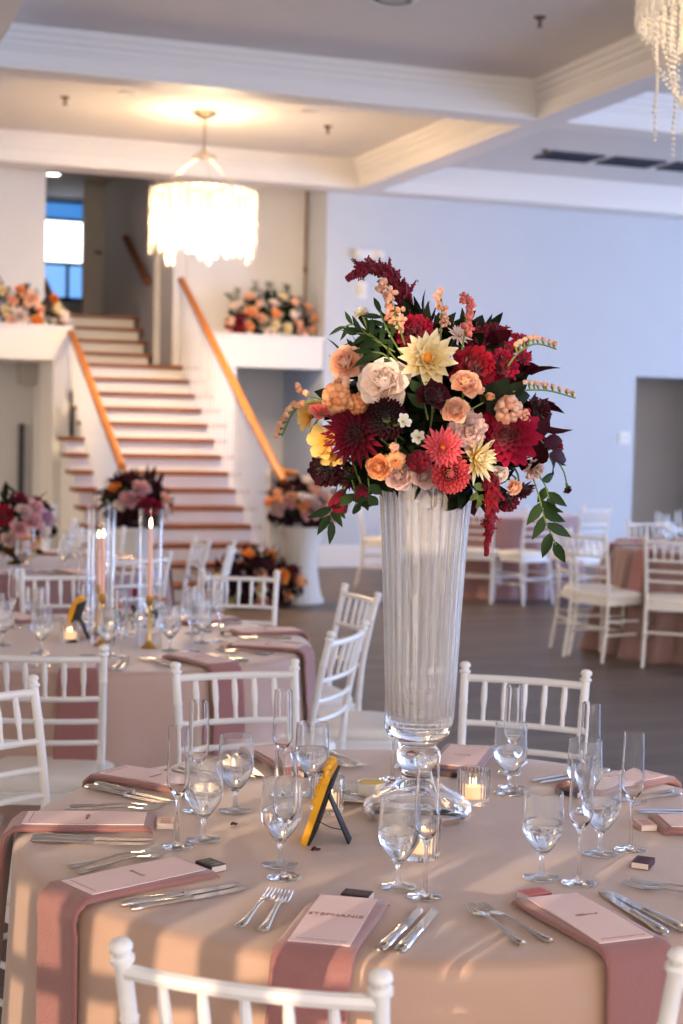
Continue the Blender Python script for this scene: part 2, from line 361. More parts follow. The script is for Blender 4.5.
# ------------------------------------------------------------------ staircase
RS, TR, Y0 = .16, .268, 13.1
st = thing('staircase', 'wide white staircase with honey oak treads climbing to an upper hall', 'staircase', (0, 0, 0))
for k in range(1, 19):
    if k < 14: ya, yb = Y0+k*TR, Y0+(k+1)*TR
    elif k == 14: ya, yb = Y0+14*TR, 17.72
    else: ya, yb = 17.72+(k-15)*TR, 17.72+(k-14)*TR+(.1 if k == 18 else 0)
    z = k*RS
    xa, xb = (2.61, 4.34) if ya < 15.6 else ((2.86, 4.40) if k < 14 else ((2.86, 4.42) if k == 14 else (2.70, 4.04)))
    if k < 18 or True:
        obj('tread', MB().box(xa, xb, ya-.014, yb+.02, z-.042, z), M['oaktread'], st, False)
    obj('riser', MB().box(xa+.05, xb-.05, ya+.03, yb+.03, 0 if k < 14 else z-.5, z-.036), M['trim'], st, False)
obj('wall_skirt', MB().add([(2.86, 16.43, 1.95), (2.86, 16.43, 2.3), (2.86, 17.2, 2.75), (2.86, 17.2, 2.0), (2.90, 16.43, 1.95), (2.90, 16.43, 2.3), (2.90, 17.2, 2.75), (2.90, 17.2, 2.0)],
    [(0, 1, 2, 3), (4, 7, 6, 5), (0, 4, 5, 1), (3, 2, 6, 7), (1, 5, 6, 2), (0, 3, 7, 4)]), M['trim'], st, False)
def railing(label, x0, y0, z0, x1, y1, z1, nb, curl):
    s = thing('stair_railing', label, 'railing', (0, 0, 0))
    pr = [(x1, y1, z1), (x0, y0, z0)] + ([(x0+.02, y0-.10, z0-.055), (x0+.09, y0-.16, z0-.085), (x0+.17, y0-.14, z0-.10)] if curl else [])
    obj('handrail', MB().tube(bent(pr, 5), .040, 10, .85, up=(0, 0, 1)), M['oak'], s)
    for i in range(nb):
        t = (i+.5)/nb; y = y0+(y1-y0)*t; x = x0+(x1-x0)*t; zr = z0+(z1-z0)*t
        k = min(14, int((y-Y0)/TR)); zt = max(0, k*RS)
        obj('baluster', MB().tube([(x, y, zt-.002), (x, y, zt+.06), (x, y, zt+.1), (x, y, zr-.03)], [.019, .019, .0145, .0125], 6), M['trim'], s)
    obj('newel_post', MB().box(x0-.05, x0+.05, y0-.05, y0+.05, 0, z0-.12).box(x0-.065, x0+.065, y0-.065, y0+.065, z0-.12, z0-.06), M['trim'], s, False)
railing('right stair railing with golden oak handrail and slim white balusters', 4.205, 13.42, 1.26, 4.19, 17.0, 3.215, 26, True)
railing('left stair railing with golden oak handrail beside the left pilaster', 2.80, 13.42, 1.20, 2.86, 16.40, 2.53, 22, False)
def wallrail(label, a, b, off):
    s = thing('wall_handrail', label, 'handrail', (0, 0, 0))
    a, b = Vector(a), Vector(b)
    obj('rail', MB().tube([a, b], .045, 8, 1.1, up=(0, 0, 1)), M['darkwood'], s)
    for t in (.2, .8):
        q = a.lerp(b, t); obj('bracket', MB().tube([q, q+Vector((off*.6, 0, -.06)), q+Vector((off, 0, -.05))], .012, 6), M['chrome'], s)
wallrail('dark wooden handrail on the right wall of the upper flight', (3.97, 19.03, 3.88), (3.97, 17.78, 3.24), .08)
wallrail('dark wooden handrail rising behind the flowers on the left ledge', (2.84, 18.3, 3.245), (2.84, 16.9, 2.66), -.15)
# ------------------------------------------------------------------ chandeliers
def far_chandelier():
    s = thing('chandelier', 'glowing drum chandelier of pale shell strands in the far ceiling panel', 'chandelier', (3.69, 14.17, 0))
    obj('ceiling_canopy', MB().lathe([(.0, ZC-.07), (.03, ZC-.065), (.11, ZC-.02), (.11, ZC)], 20), M['chrome'], s)
    obj('rod', MB().tube([(0, 0, ZC-.05), (0, 0, 4.13)], .016, 8), M['chrome'], s)
    obj('upper_disc', MB().lathe([(0, 4.16), (.03, 4.155), (.11, 4.11), (.11, 4.09), (0, 4.09)], 20), M['chrome'], s)
    obj('added_diffuser', MB().lathe([(.22, 3.782), (.48, 3.782), (.48, 3.788), (.22, 3.788)], 36, close=True), M['crystal'], s, False)  # added ring, softens the bright spot the lamp throws on the ceiling
    wires = MB()
    for k in range(3):
        q = 2*PI*k/3+.4; wires.tube([(.06*math.cos(q), .06*math.sin(q), 4.1), (.48*math.cos(q), .48*math.sin(q), 3.80)], .0018, 4)
    obj('suspension_wire', wires, M['chrome'], s)
    obj('ring_frame', MB().lathe([(.485, 3.78), (.50, 3.78), (.50, 3.80), (.485, 3.80)], 40, close=True).lathe([(.30, 3.78), (.315, 3.78), (.315, 3.80), (.30, 3.80)], 30, close=True).box(-.49, .49, -.01, .01, 3.78, 3.795).box(-.01, .01, -.49, .49, 3.78, 3.795), M['chrome'], s, False)
    for k in range(6):
        q = 2*PI*k/6; b = obj('bulb', MB().blob((.2*math.cos(q), .2*math.sin(q), 3.58), .04, (1, 1, 1.3), 10, 8), M['bulb'], s)
        obj('socket', MB().tube([(.2*math.cos(q), .2*math.sin(q), 3.63), (.2*math.cos(q), .2*math.sin(q), 3.80)], .016, 6), M['chrome'], b)
    N = 64
    for k in range(N):
        q = 2*PI*k/N; r = .50 if k % 2 else .475; m = MB()
        z = 3.78; ln = .40+.24*abs(math.sin(q*3.5+.6))**2*rnd.uniform(.5, 1.1)+rnd.uniform(-.05, .06)
        while z > 3.78-ln:
            h = rnd.uniform(.05, .065); a = q+rnd.uniform(-.25, .25)
            c = Vector((r*math.cos(q), r*math.sin(q), z-h/2)); tx = Vector((-math.sin(a), math.cos(a), 0)); nn = Vector((math.cos(a), math.sin(a), 0))
            vs = [c+Vector((0, 0, h*.5)), c+tx*.026+Vector((0, 0, h*.1)), c+Vector((0, 0, -h*.55)), c-tx*.026+Vector((0, 0, h*.1)), c+nn*.006, c-nn*.006]
            m.add(vs, [(0, 3, 4), (3, 2, 4), (2, 1, 4), (1, 0, 4), (3, 0, 5), (2, 3, 5), (1, 2, 5), (0, 1, 5)]); z -= h*.92
        obj('strand', m, M['crystal'], s, False)
    for k in range(28):
        q = 2*PI*k/28; m = MB(); z = 3.78
        while z > 3.24+rnd.uniform(-.06, .06):
            m.blob((.31*math.cos(q), .31*math.sin(q), z-.025), .022, (1, .4, 1.2), 6, 4); z -= .05
        obj('inner_strand', m, M['crystal'], s, False)
far_chandelier()
def near_chandelier():
    c = at(763, 512, 5.4); cx, cy = c.x, c.y
    s = thing('bead_chandelier', 'bead strand chandelier hanging at the top right corner of the view', 'chandelier', (cx, cy, 0))
    obj('ceiling_canopy', MB().lathe([(0, ZC-.07), (.03, ZC-.065), (.11, ZC-.02), (.11, ZC)], 20), M['chrome'], s)
    obj('rod', MB().tube([(0, 0, ZC-.05), (0, 0, 3.35)], .016, 8), M['chrome'], s)
    obj('ring_frame', MB().lathe([(.485, 3.34), (.50, 3.34), (.50, 3.36), (.485, 3.36)], 40, close=True).box(-.49, .49, -.01, .01, 3.345, 3.36).box(-.01, .01, -.49, .49, 3.345, 3.36), M['chrome'], s, False)
    for k in range(6):
        q = 2*PI*k/6; b = obj('bulb', MB().blob((.2*math.cos(q), .2*math.sin(q), 3.20), .035, (1, 1, 1.3), 10, 8), M['bulb'], s)
        obj('socket', MB().tube([(.2*math.cos(q), .2*math.sin(q), 3.24), (.2*math.cos(q), .2*math.sin(q), 3.35)], .016, 6), M['chrome'], b)
    def beads(pts, r):
        m = MB(); P = bent(pts, 30); acc = 0
        for i in range(1, len(P)):
            acc += (P[i]-P[i-1]).length
            if acc > r*2.7: m.blob(P[i], r, n=6, m=4); acc = 0
        return m
    for k in range(60):                                  # drum of glass drops
        q = 2*PI*k/60; m = MB(); z = 3.34
        while z > 3.12: m.blob((.49*math.cos(q), .49*math.sin(q), z-.02), .0145, (1, .8, 1.5), 6, 4); z -= .036
        m.blob((.49*math.cos(q), .49*math.sin(q), z-.025), .013, (1, 1, 2.6), 6, 5)
        obj('drop_strand', m, M['crystal'], s)
    for k in range(26):                                  # straight chains below the drum
        q = 2*PI*(k+.5)/26; r = .48 if k % 2 else .42; x, y = r*math.cos(q), r*math.sin(q)
        obj('bead_chain', beads([(x, y, 3.2), (x, y, 3.05), (x, y, 2.95+.05*math.sin(k*2.3)+rnd.uniform(-.03, .03))], .0062), M['crystal'], s)
    q0 = math.atan2(-RI.y, -RI.x)
    for k in range(9):                                   # gathered swags of beads
        q = q0+2*PI*k/9; f = Vector((math.cos(q), math.sin(q), 0)); t = Vector((-f.y, f.x, 0)); tie = f*(.425 if k == 0 else .40)
        zt = 2.88+(0 if k == 0 else rnd.uniform(-.04, .08))
        for j, (a, b_) in enumerate(((-.22, 3.2), (-.12, 3.22), (0, 3.2), (.12, 3.22), (.22, 3.2))):
            st_ = f*.46+t*a*.8; p1 = Vector((tie.x, tie.y, zt))
            p0 = Vector((st_.x, st_.y, b_)); md = p0.lerp(p1, .55)-t*a*.1
            P = [p0, md, p1+t*(j-2)*.006]
            if j == 2: P += [p1+Vector((0, 0, -.12)), Vector((tie.x, tie.y, zt-.25))]
            elif j == 1: P += [p1+Vector((0, 0, -.1)), Vector((tie.x-.01, tie.y, zt-.16))]
            else:
                e = tie*(.55 if j % 2 else .3)+t*(.15*(j-2)); P += [p1+(Vector((e.x, e.y, zt-.16))-p1)*.45-Vector((0, 0, .03)), Vector((e.x, e.y, zt-.16-.03*j))]
            obj('swag', beads(P, .0068), M['crystal'], s)
near_chandelier()

# ------------------------------------------------------------------ chair
RAILS = (.872, .742, .668, .598)
def back_y(z):
    P = ((0, -.235), (.25, -.19), (.45, -.18), (.62, -.192), (.80, -.228), (.92, -.258))
    for (a, ya), (b_, yb) in zip(P, P[1:]):
        if z <= b_: return ya+(yb-ya)*(z-a)/(b_-a)
    return P[-1][1]
def half_w(z): return .170+.0125*max(0, (z-.45)/.47)+.008*max(0, (.45-z)/.45)
def mk_chair():
    s = thing('chiavari_chair', 'x', 'chair')
    rb = .0125
    for sx in (-1, 1):
        pts = []; rad = []
        rings = {.10, .24, .36, .47, .53, .80}
        zs = [0, .05, .095, .10, .105, .17, .235, .24, .245, .30, .355, .36, .365, .42, .465, .47, .475, .525, .53, .535, .60, .67, .74, .795, .80, .805, .85, .884, .887, .893, .896, .901, .906, .909, .9145, .918, .92]
        for z in zs:
            pts.append((sx*half_w(z), back_y(z), z))
            r = rb*(.86 if z < .03 else 1.0)
            if z in rings: r = rb*1.16
            if z in (.887, .893): r = .0175
            if z == .901: r = .0125
            if z in (.906, .909): r = .0168
            if z == .9145: r = .015
            if z == .918: r = .010
            if z == .92: r = .003
            rad.append(r)
        obj('rear_leg_post', MB().tube(pts, rad, 10, up=(0, 1, 0)), M['white'], s)
        pts = []; rad = []
        for z in (0, .03, .09, .1, .11, .2, .29, .30, .31, .38, .43):
            pts.append((sx*(.182+.010*(.43-z)/.43), .178+.012*(.43-z)/.43, z)); rad.append(.0115 if z < .05 else (.0155 if z in (.1, .30) else .0128))
        obj('front_leg', MB().tube(pts, rad, 10, up=(0, 1, 0)), M['white'], s)
        for z in (.19, .285):
            obj('side_stretcher', MB().tube([(sx*half_w(z), back_y(z), z), (sx*.186, .18, z-.01)], .0088, 8), M['white'], s)
    obj('front_stretcher', MB().tube([(-.186, .182, .225), (.186, .182, .225)], .0088, 8), M['white'], s)
    obj('rear_stretcher', MB().tube([(-.175, back_y(.24), .24), (.175, back_y(.24), .24)], .0088, 8), M['white'], s)
    def rr(k, hw0, hw1, y0, y1, z, rd):  # rounded trapezoid ring
        out = []
        for i in range(40):
            a = 2*PI*i/40; c, q = math.cos(a), math.sin(a)
            u = math.copysign(abs(c)**rd, c)*k; v = math.copysign(abs(q)**rd, q)*k
            y = (y0+y1)/2+v*(y1-y0)/2; hw = hw0+(hw1-hw0)*(v+1)/2
            out.append(Vector((u*hw, y, z)))
        return out
    def stack(rings_):
        m = MB(); n = 40; vs = [q for r in rings_ for q in r]
        fs = [(i*n+j, i*n+(j+1) % n, (i+1)*n+(j+1) % n, (i+1)*n+j) for i in range(len(rings_)-1) for j in range(n)]
        fs += [tuple(range(n-1, -1, -1)), tuple((len(rings_)-1)*n+j for j in range(n))]
        return m.add(vs, fs)
    g = (.185, .205, -.195, .205)
    obj('seat_frame', stack([rr(1, *g, .395, .35), rr(1.0, *g, .432, .35)]), M['white'], s)
    g = (.178, .200, -.172, .20)
    obj('seat_cushion', stack([rr(.985, *g, .432, .4), rr(1.03, *g, .444, .4), rr(1.035, *g, .458, .4), rr(1.0, *g, .474, .42), rr(.90, *g, .484, .5), rr(.65, *g, .490, .6), rr(.3, *g, .492, .7)]), M['cushion'], s)
    def bow(x, z): w_ = half_w(z); return back_y(z)-.022*(1-(x/w_)**2)
    for i, z in enumerate(RAILS):
        w_ = half_w(z); pts = [(-w_+2*w_*k/10, 0, z) for k in range(11)]
        obj('back_rail', MB().tube([(x, bow(x, z), z) for x, _, _ in pts], .0115 if i == 0 else .0092, 8, up=(0, 0, 1)), M['white'], s)
    for k in range(5):
        f = (k-2)/3.0; z0, z1 = RAILS[1], RAILS[0]
        pts = []; rad = []
        for t in (0, .15, .3, .5, .65, .8, 1):
            z = z0+(z1-z0)*t; x = f*half_w(z); pts.append((x, bow(x, z), z)); rad.append((.0065, .0062, .0075, .0092, .0085, .0066, .0066)[int(t*6.01)])
        obj('spindle', MB().tube(pts, rad, 8, up=(0, 1, 0)), M['white'], s)
    return s
CH = Proto(mk_chair)
def chair_back(bx, by, face, label, group=None):
    """BX, BY is the middle of the back's top rail; FACE the direction the sitter looks, degrees from +X"""
    a = R(face); CH.put((bx+.255*math.cos(a), by+.255*math.sin(a), 0), a-PI/2, label, group)

# ------------------------------------------------------------------ tables under cloths
T1 = (1.244, 2.967); T2 = (1.15, 5.88); T3 = (1.33, 9.05); T4 = (6.6, 9.83); T5 = (6.75, 14.0); T7 = (1.25, 12.2)
ZT = .772
def skirt_r(a, d, sd, folds, amp, flare):
    f = math.sin(folds*a+sd)*.6+math.sin((folds*1.7)*a+sd*2.1)*.4+math.sin((folds*.45)*a+1.3*sd)*.5
    return .822+flare*d+amp*(d/.75)**.85*f
CLOTHS = {}
def cloth(name, c, label, m, sd, folds=9, amp=.035, flare=.13, cat='tablecloth'):
    CLOTHS[c] = (sd, round(folds), amp, flare)
    mb = MB(); n = 220
    rings = [(0.02, 0), (.25, 0), (.5, 0), (.7, 0), (.785, 0), (.801, .002), (.813, .007), (.820, .016), (.822, .03)]
    vs = []
    for r, d in rings:
        for j in range(n):
            a = 2*PI*j/n; vs.append((c[0]+r*math.cos(a), c[1]+r*math.sin(a), ZT-d))
    ds = [.05, .09, .14, .2, .27, .35, .44, .53, .62, .70, .755, .770]
    for d in ds:
        for j in range(n):
            a = 2*PI*j/n; r = skirt_r(a, d, sd, round(folds), amp, flare)
            if d > .76: r += .02
            vs.append((c[0]+r*math.cos(a), c[1]+r*math.sin(a), ZT-d))
    k = len(rings)+len(ds)
    fs = [(i*n+j, (i+1)*n+j, (i+1)*n+(j+1) % n, i*n+(j+1) % n) for i in range(k-1) for j in range(n)] + [tuple(range(n))]
    mb.add(vs, fs)
    return tag(obj(name, mb, m, None, True, 80), label, cat, 'round table cloths to the floor')
cloth('tablecloth', T1, 'champagne satin cloth over the nearest round table', M['cloth'], .7, 12, .036, .06)
cloth('tablecloth', T2, 'champagne cloth over the round table with the tall candle cylinders', M['cloth2'], 2.1, 11, .034, .06)
cloth('tablecloth', T3, 'mauve cloth over the round table with the low red and pink flowers', M['cloth3'], 3.3, 9)
cloth('tablecloth', T4, 'rose cloth in deep folds over the round table at the right edge', M['cloth4'], 1.2, 24, .07, .18)
cloth('tablecloth', T5, 'mauve cloth over the far round table behind the vase', M['cloth3'], 4.2, 14, .04)

# ------------------------------------------------------------------ tableware
def glass_prof(outer, th, zin):
    """closed wall: OUTER profile up, then an inner wall TH thinner down to height ZIN"""
    inner = [(max(r-th, 0), z) for r, z in outer if z > zin]
    return outer+[(outer[-1][0]-th*.5, outer[-1][1]+th*.4)]+inner[::-1]+[(0, zin)]
GOB = [(0, 0), (.034, 0), (.036, .0015), (.034, .003), (.018, .005), (.007, .009), (.0048, .016), (.0044, .030), (.0052, .040), (.010, .047), (.020, .058), (.031, .074), (.0378, .087), (.0395, .095), (.0393, .102), (.0387, .12), (.0378, .14), (.0368, .166)]
FLU = [(0, 0), (.031, 0), (.033, .0015), (.031, .003), (.014, .0045), (.006, .008), (.0038, .016), (.0034, .05), (.0034, .085), (.0045, .096), (.009, .105), (.016, .116), (.0215, .126), (.0232, .134), (.0230, .145), (.0222, .18), (.0212, .215), (.0204, .242)]
def mk_goblet():
    s = thing('water_goblet', 'x', 'glass')
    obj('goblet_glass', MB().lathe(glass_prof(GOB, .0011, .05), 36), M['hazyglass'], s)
    wp = [(0, .0515)]+[(r-.0009, z) for r, z in GOB if .052 < z < .101]+[(.0382, .108), (.0, .108)]
    obj('water', MB().lathe(wp, 36), M['water'], s)
    return s
def mk_flute():
    s = thing('champagne_flute', 'x', 'glass')
    obj('bowl', MB().lathe([q for q in glass_prof(FLU[9:], .0010, .106)], 30), M['glass'], s)
    obj('stem_and_foot', MB().lathe(FLU[:10]+[(0, .0965)], 30), M['glass'], s)
    return s
def mk_fork():
    s = thing('dinner_fork', 'x', 'fork')      # lies along +X, handle at -X, 21 cm
    obj('handle', MB().tube([(-.105, 0, .004), (-.10, 0, .004), (-.085, 0, .0045), (-.05, 0, .006), (0, 0, .010), (.03, 0, .010)], [.006, .0095, .0092, .0062, .0042, .0045], 10, .45, up=(0, 0, 1)), M['silver'], s)
    h = MB(); h.tube([(.028, 0, .010), (.04, 0, .008), (.052, 0, .006), (.062, 0, .0055)], [.0045, .0115, .0128, .0122], 10, .18, up=(0, 0, 1))
    for y in (-.0105, -.0035, .0035, .0105): h.tube([(.058, y, .0055), (.08, y, .006), (.104, y*.95, .0105)], [.0021, .0019, .0010], 6, .8, up=(0, 0, 1))
    obj('tines', h, M['silver'], s); return s
def mk_knife():
    s = thing('dinner_knife', 'x', 'knife')    # handle at -X, 25 cm
    obj('handle', MB().tube([(-.125, 0, .006), (-.12, 0, .006), (-.10, 0, .007), (-.05, 0, .006), (-.015, 0, .005), (-.008, 0, .0055), (0, 0, .0055)], [.006, .0105, .0112, .0095, .0075, .0095, .008], 12, .55, up=(0, 0, 1)), M['silver'], s)
    b = MB(); n = 9; top = []
    for i in range(n):
        t = i/(n-1); x = .125*t-.002; wu = .0085; wl = -.0095*(1 if t < .75 else 1-((t-.75)/.25)**2)+(.0075*((t-.75)/.25)**2 if t > .75 else 0)
        top += [(x, wu, .0042), (x, wl, .0036), (x, wl, .0028), (x, wu, .0022)]
    fs = [(4*i+j, 4*i+(j+1) % 4, 4*i+4+(j+1) % 4, 4*i+4+j) for i in range(n-1) for j in range(4)]+[(3, 2, 1, 0), tuple(4*(n-1)+j for j in range(4))]
    obj('blade', b.add(top, fs), M['silver'], s, True, 30); return s
PG, PF, PK, PN = Proto(mk_goblet), Proto(mk_flute), Proto(mk_fork), Proto(mk_knife)

def napkin(c, th, label, group, hang=.36, w=.134, r0=.535, sd=0.):
    """folded napkin laid along the radius at angle TH, its end falling over the table edge"""
    er = Vector((math.cos(th), math.sin(th), 0)); et = Vector((-er.y, er.x, 0)); o = Vector((c[0], c[1], 0))
    path = []   # (r, z, half thickness)
    for r in (r0, r0+.004, r0+.01, r0+.05, .62, .70, .765, .79): path.append((r, ZT+.001))
    for r, d in ((.808, -.001), (.822, .010), (.827, .028), (.0, .05), (.0, .1), (.0, .16), (.0, .22), (.0, .29), (.0, hang)):
        if r < .5: r = max(.822, max(skirt_r(th+k*.02, d, *CLOTHS[c]) for k in range(-5, 6)))
        path.append((r+.008, ZT-d))
    m = MB(); n = 20; vs = []
    for i, (r, z) in enumerate(path):
        a, b = path[max(i-1, 0)], path[min(i+1, len(path)-1)]
        d = Vector((b[0]-a[0], b[1]-a[1])).normalized(); nr, nz = -d.y, d.x     # outward normal in (r, z)
        hang_f = max(0, (i-8)/8)
        th_ = .015*(1-.55*hang_f)
        if i == 0: th_ = .004
        elif i == 1: th_ = .011
        wi = w*.5*(1+.05*hang_f+.02*math.sin(i*1.3+sd))
        for j in range(n):
            q = 2*PI*j/n; cx = math.copysign(abs(math.cos(q))**.45, math.cos(q)); sy = math.copysign(abs(math.sin(q))**.7, math.sin(q))
            u = cx*wi+.006*math.sin(i*.7+sd)*hang_f; k = (sy*.5+.5)*th_
            k *= 1+.25*abs(cx)**4                      # rolled folded edges stand higher
            vs.append(o+er*(r+nr*k)+et*u+Vector((0, 0, z+nz*k)))
    k = len(path)
    fs = [(i*n+j, i*n+(j+1) % n, (i+1)*n+(j+1) % n, (i+1)*n+j) for i in range(k-1) for j in range(n)]+[tuple(range(n-1, -1, -1)), tuple((k-1)*n+j for j in range(n))]
    return tag(obj('folded_napkin', m.add(vs, fs), M['napkin'], None, True, 60), label, 'napkin', group)
def text_mesh(txt, size, sp=1.):
    cu = bpy.data.curves.new('lettering', 'FONT'); cu.body = txt; cu.size = size; cu.align_x = 'CENTER'; cu.align_y = 'CENTER'; cu.extrude = .0002; cu.space_character = sp
    o = bpy.data.objects.new('lettering', cu); C.objects.link(o); dg = bpy.context.evaluated_depsgraph_get()
    me = bpy.data.meshes.new_from_object(o.evaluated_get(dg)); bpy.data.objects.remove(o); me.name = 'lettering'; return me
def card(c, th, label, group, txt=None, jit=0., r=.680):
    s = thing('name_card', label, 'card', (c[0]+r*math.cos(th), c[1]+r*math.sin(th), ZT+.0175), th+PI/2+jit, group)
    m = MB()
    m.grid(14, 5, lambda u, v: Vector(((v-.5)*.102, (u-.5)*.25, .0022*math.cos((u-.5)*3)+.0004)))
    m.grid(14, 5, lambda u, v: Vector(((.5-v)*.102, (u-.5)*.25, .0022*math.cos((u-.5)*3)-.0006)))
    m.box(-.051, .051, -.125, .125, -.0006, .0012)
    obj('card_sheet', m, M['card'], s, False)
    if txt:
        me = text_mesh(txt, .0185, 1.05); me.materials.append(M['ink']); o = obj('lettering', me, None, s, False); o.location = (0, .012, .0034)
    else:                                   # a short unreadable line of handwriting-like print, and the small print at the foot
        q = random.Random(th); m = MB(); x = -.021
        while x < .021:
            h = q.choice((.004, .006, .009)); w_ = q.uniform(.0009, .0016); m.box(x, x+w_, .004-h*.3, .004+h*.7, .0028, .0033)
            if q.random() < .6: m.box(x, x+.0035, .003, .0042, .0028, .0033)
            x += q.uniform(.0035, .0055)
        obj('lettering', m, M['ink'], s, False)
    q = random.Random(th+1); m = MB(); x = -.040
    while x < .040:
        w_ = q.uniform(.002, .006); m.box(x, x+w_, -.1120, -.1108, .0014, .0019); x += w_+q.uniform(.001, .003)
    obj('small_print', m, M['ink'], s, False)
    return s
def mk_matchbox(cols):
    sl, edge, printed = cols
    s = thing('matchbox', 'x', 'matchbox')
    obj('sleeve', MB().box(-.026, .026, -.0175, .0175, .001, .0135), mat('matchbox_sleeve', lin(sl), .5), s, False)
    obj('tray', MB().box(-.0268, .0268, -.0165, .0165, .002, .0125), mat('matchbox_tray', lin((236, 220, 206)), .6), s, False)
    p = MB()
    for k in (-1, 0, 1): p.box(k*.0145-.0055, k*.0145+.0055, -.011, .011, .0135, .0138)
    obj('printed_panel', p, mat('matchbox_print', lin(printed), .5), s, False)
    obj('striking_strip', MB().box(-.026, .026, -.0179, -.0175, .003, .0115), mat('matchbox_edge', lin(edge), .7), s, False)
    return s
MBC = dict(dark=((62, 40, 44), (50, 34, 36), (86, 62, 64)), green=((66, 62, 54), (40, 38, 36), (120, 112, 98)), pink=((222, 128, 128), (120, 50, 54), (206, 110, 112)), plum=((92, 38, 58), (70, 30, 44), (60, 22, 40)), blush=((226, 188, 170), (214, 150, 130), (200, 150, 136)))
MBX = {k: Proto(lambda c=c: mk_matchbox(c)) for k, c in MBC.items()}
def clock(th, c):
    """which o'clock a place is on the table, six o'clock nearest the viewer"""
    view = math.atan2(c[1], c[0]); a = (th-view) % (2*PI)     # 0 = farthest
    h = round((-a) % (2*PI)/(PI/6)) % 12
    return ('twelve', 'one', 'two', 'three', 'four', 'five', 'six', 'seven', 'eight', 'nine', 'ten', 'eleven')[h]+" o'clock"
def polar(c, r, th): return (c[0]+r*math.cos(th), c[1]+r*math.sin(th))
def cutlery(c, P, th, r_in, r_out, off, label, group, tilt=0., z=0.):
    """centre of the piece at radius between R_IN and R_OUT, OFF metres anticlockwise of the radius; points towards the table's middle"""
    rm = (r_in+r_out)/2; er = (math.cos(th), math.sin(th)); et = (-er[1], er[0])
    P.put((c[0]+rm*er[0]+off*et[0], c[1]+rm*er[1]+off*et[1], ZT+.001+z), th+PI+tilt, label, group)
def setting(c, deg, tname, gname, box=None, gob=None, flu=None, txt=None, hang=.36, full=True, jit=0.):
    th = R(deg); ck = clock(th, c); at_ = f"{ck} place, {tname}"
    ok = lambda r, off=0: seen((c[0]+r*math.cos(th)-off*math.sin(th), c[1]+r*math.sin(th)+off*math.cos(th), ZT))
    j = rnd.uniform
    if ok(.62): 
        napkin(c, th, f"dusty rose folded napkin, {at_}", f"napkins of the {gname}", hang, sd=deg)
        card(c, th, f"blush name card lying on the napkin, {at_}" if not txt else f"blush name card with clearly lettered name, {at_}", f"name cards of the {gname}", txt, jit)
    if box and ok(.515): q = polar(c, .512, th+R(jit*8)); MBX[box].put((q[0], q[1], ZT+.0005), th+PI/2+j(-.12, .12), f"{dict(dark='dark brown', green='black and grey', pink='pink', plum='plum', blush='blush')[box]} matchbox above the name card, {at_}", f"matchboxes of the {gname}")
    for nm, off, t in (('outer', -.152, j(-.12, .06)), ('inner', -.117, j(-.05, .12))):
        if ok(.62, off): cutlery(c, PK, th, .515+(.012 if nm == 'inner' else 0), .735, off, f"{nm} silver fork left of the card, {at_}", f"forks of the {gname}", t)
    for nm, off, t in (('inner', .112, j(-.08, .03)), ('outer', .140, j(-.03, .08))):
        if ok(.62, off): cutlery(c, PN, th, .525, .775, off, f"{nm} silver knife right of the card, {at_}", f"knives of the {gname}", t-.07)
    g = gob or (.41+j(-.015, .015), deg+10+j(-2, 2)); q = polar(c, g[0], R(g[1]))
    if seen((*q, ZT+.1)): PG.put((*q, ZT+.0005), j(0, 6), f"stemmed goblet of water, {at_}", f"water goblets of the {gname}")
    g = flu or (.47+j(-.012, .012), deg+15.5+j(-1.5, 1.5)); q = polar(c, g[0], R(g[1]))
    if seen((*q, ZT+.2)): PF.put((*q, ZT+.0005), j(0, 6), f"empty champagne flute, {at_}", f"champagne flutes of the {gname}")

TN1, GN1 = 'nearest table', 'nearest table'
S = setting
S(T1, -123, TN1, GN1, 'dark', (.417, -115), (.47, -108.7), 'STEPHANIE', jit=.03)
S(T1, -85.5, TN1, GN1, 'pink', (.413, -74.6), (.477, -70.2), jit=-.05)
S(T1, -48.5, TN1, GN1, 'plum', (.413, -43.1), (.465, -35.9))
S(T1, -15, TN1, GN1, 'blush', (.425, 1.5), (.456, 5.4))
S(T1, 20, TN1, GN1, 'dark', (.417, 33.2), (.475, 36.5))
S(T1, 56, TN1, GN1, 'dark', (.42, 66), (.444, 72.7))
S(T1, 95, TN1, GN1, 'dark', (.348, 107.7), (.39, 116))
S(T1, 129, TN1, GN1, None, (.393, 143.1), (.47, 147))
S(T1, 163.5, TN1, GN1, 'blush', (.442, 176.5), (.505, -178.9))
S(T1, -160, TN1, GN1, 'green', (.39, -151.8), (.449, -143.7), jit=.04)
for k in range(10): S(T2, -106+36*k, 'candlelit table', 'candlelit table', ('dark', None, 'blush', 'dark', None)[k % 5])
for k in range(10): S(T3, -112+36*k, 'low flower bowl table', 'far left table', None)
for k in range(10): S(T4, -128+36*k, 'right edge table', 'right edge table', None)

# ------------------------------------------------------------------ chairs in their places
def tchair(c, deg, r, label, group, turn=0.):
    th = R(deg); chair_back(c[0]+r*math.cos(th), c[1]+r*math.sin(th), deg+180+turn, label, group)
G1, G2, G3, G4, G5 = ('chairs round the nearest table', 'chairs round the candlelit table', 'chairs round the far left table', 'chairs round the right edge table', 'chairs round the far middle table')
tchair(T1, 53.3, 1.39, 'white chiavari chair behind the nearest table, right of the glass vase', G1)
tchair(T1, 89.5, 1.385, 'white chiavari chair between the nearest and the candlelit table, facing the viewer', G1)
tchair(T1, 123.4, 1.375, 'white chiavari chair at the left edge, tucked to the nearest table', G1)
tchair(T1, -122.45, 1.24, 'ivory lit chiavari chair back cut off at the bottom edge of the view', G1, -3)
tchair(T1, -85.7, 1.18, 'white chair of which one post shows at the lower right corner', G1)
tchair(T2, -109.5, 1.16, 'white chiavari chair with ivory seat at the candlelit table, nearest on its left', G2, 3)
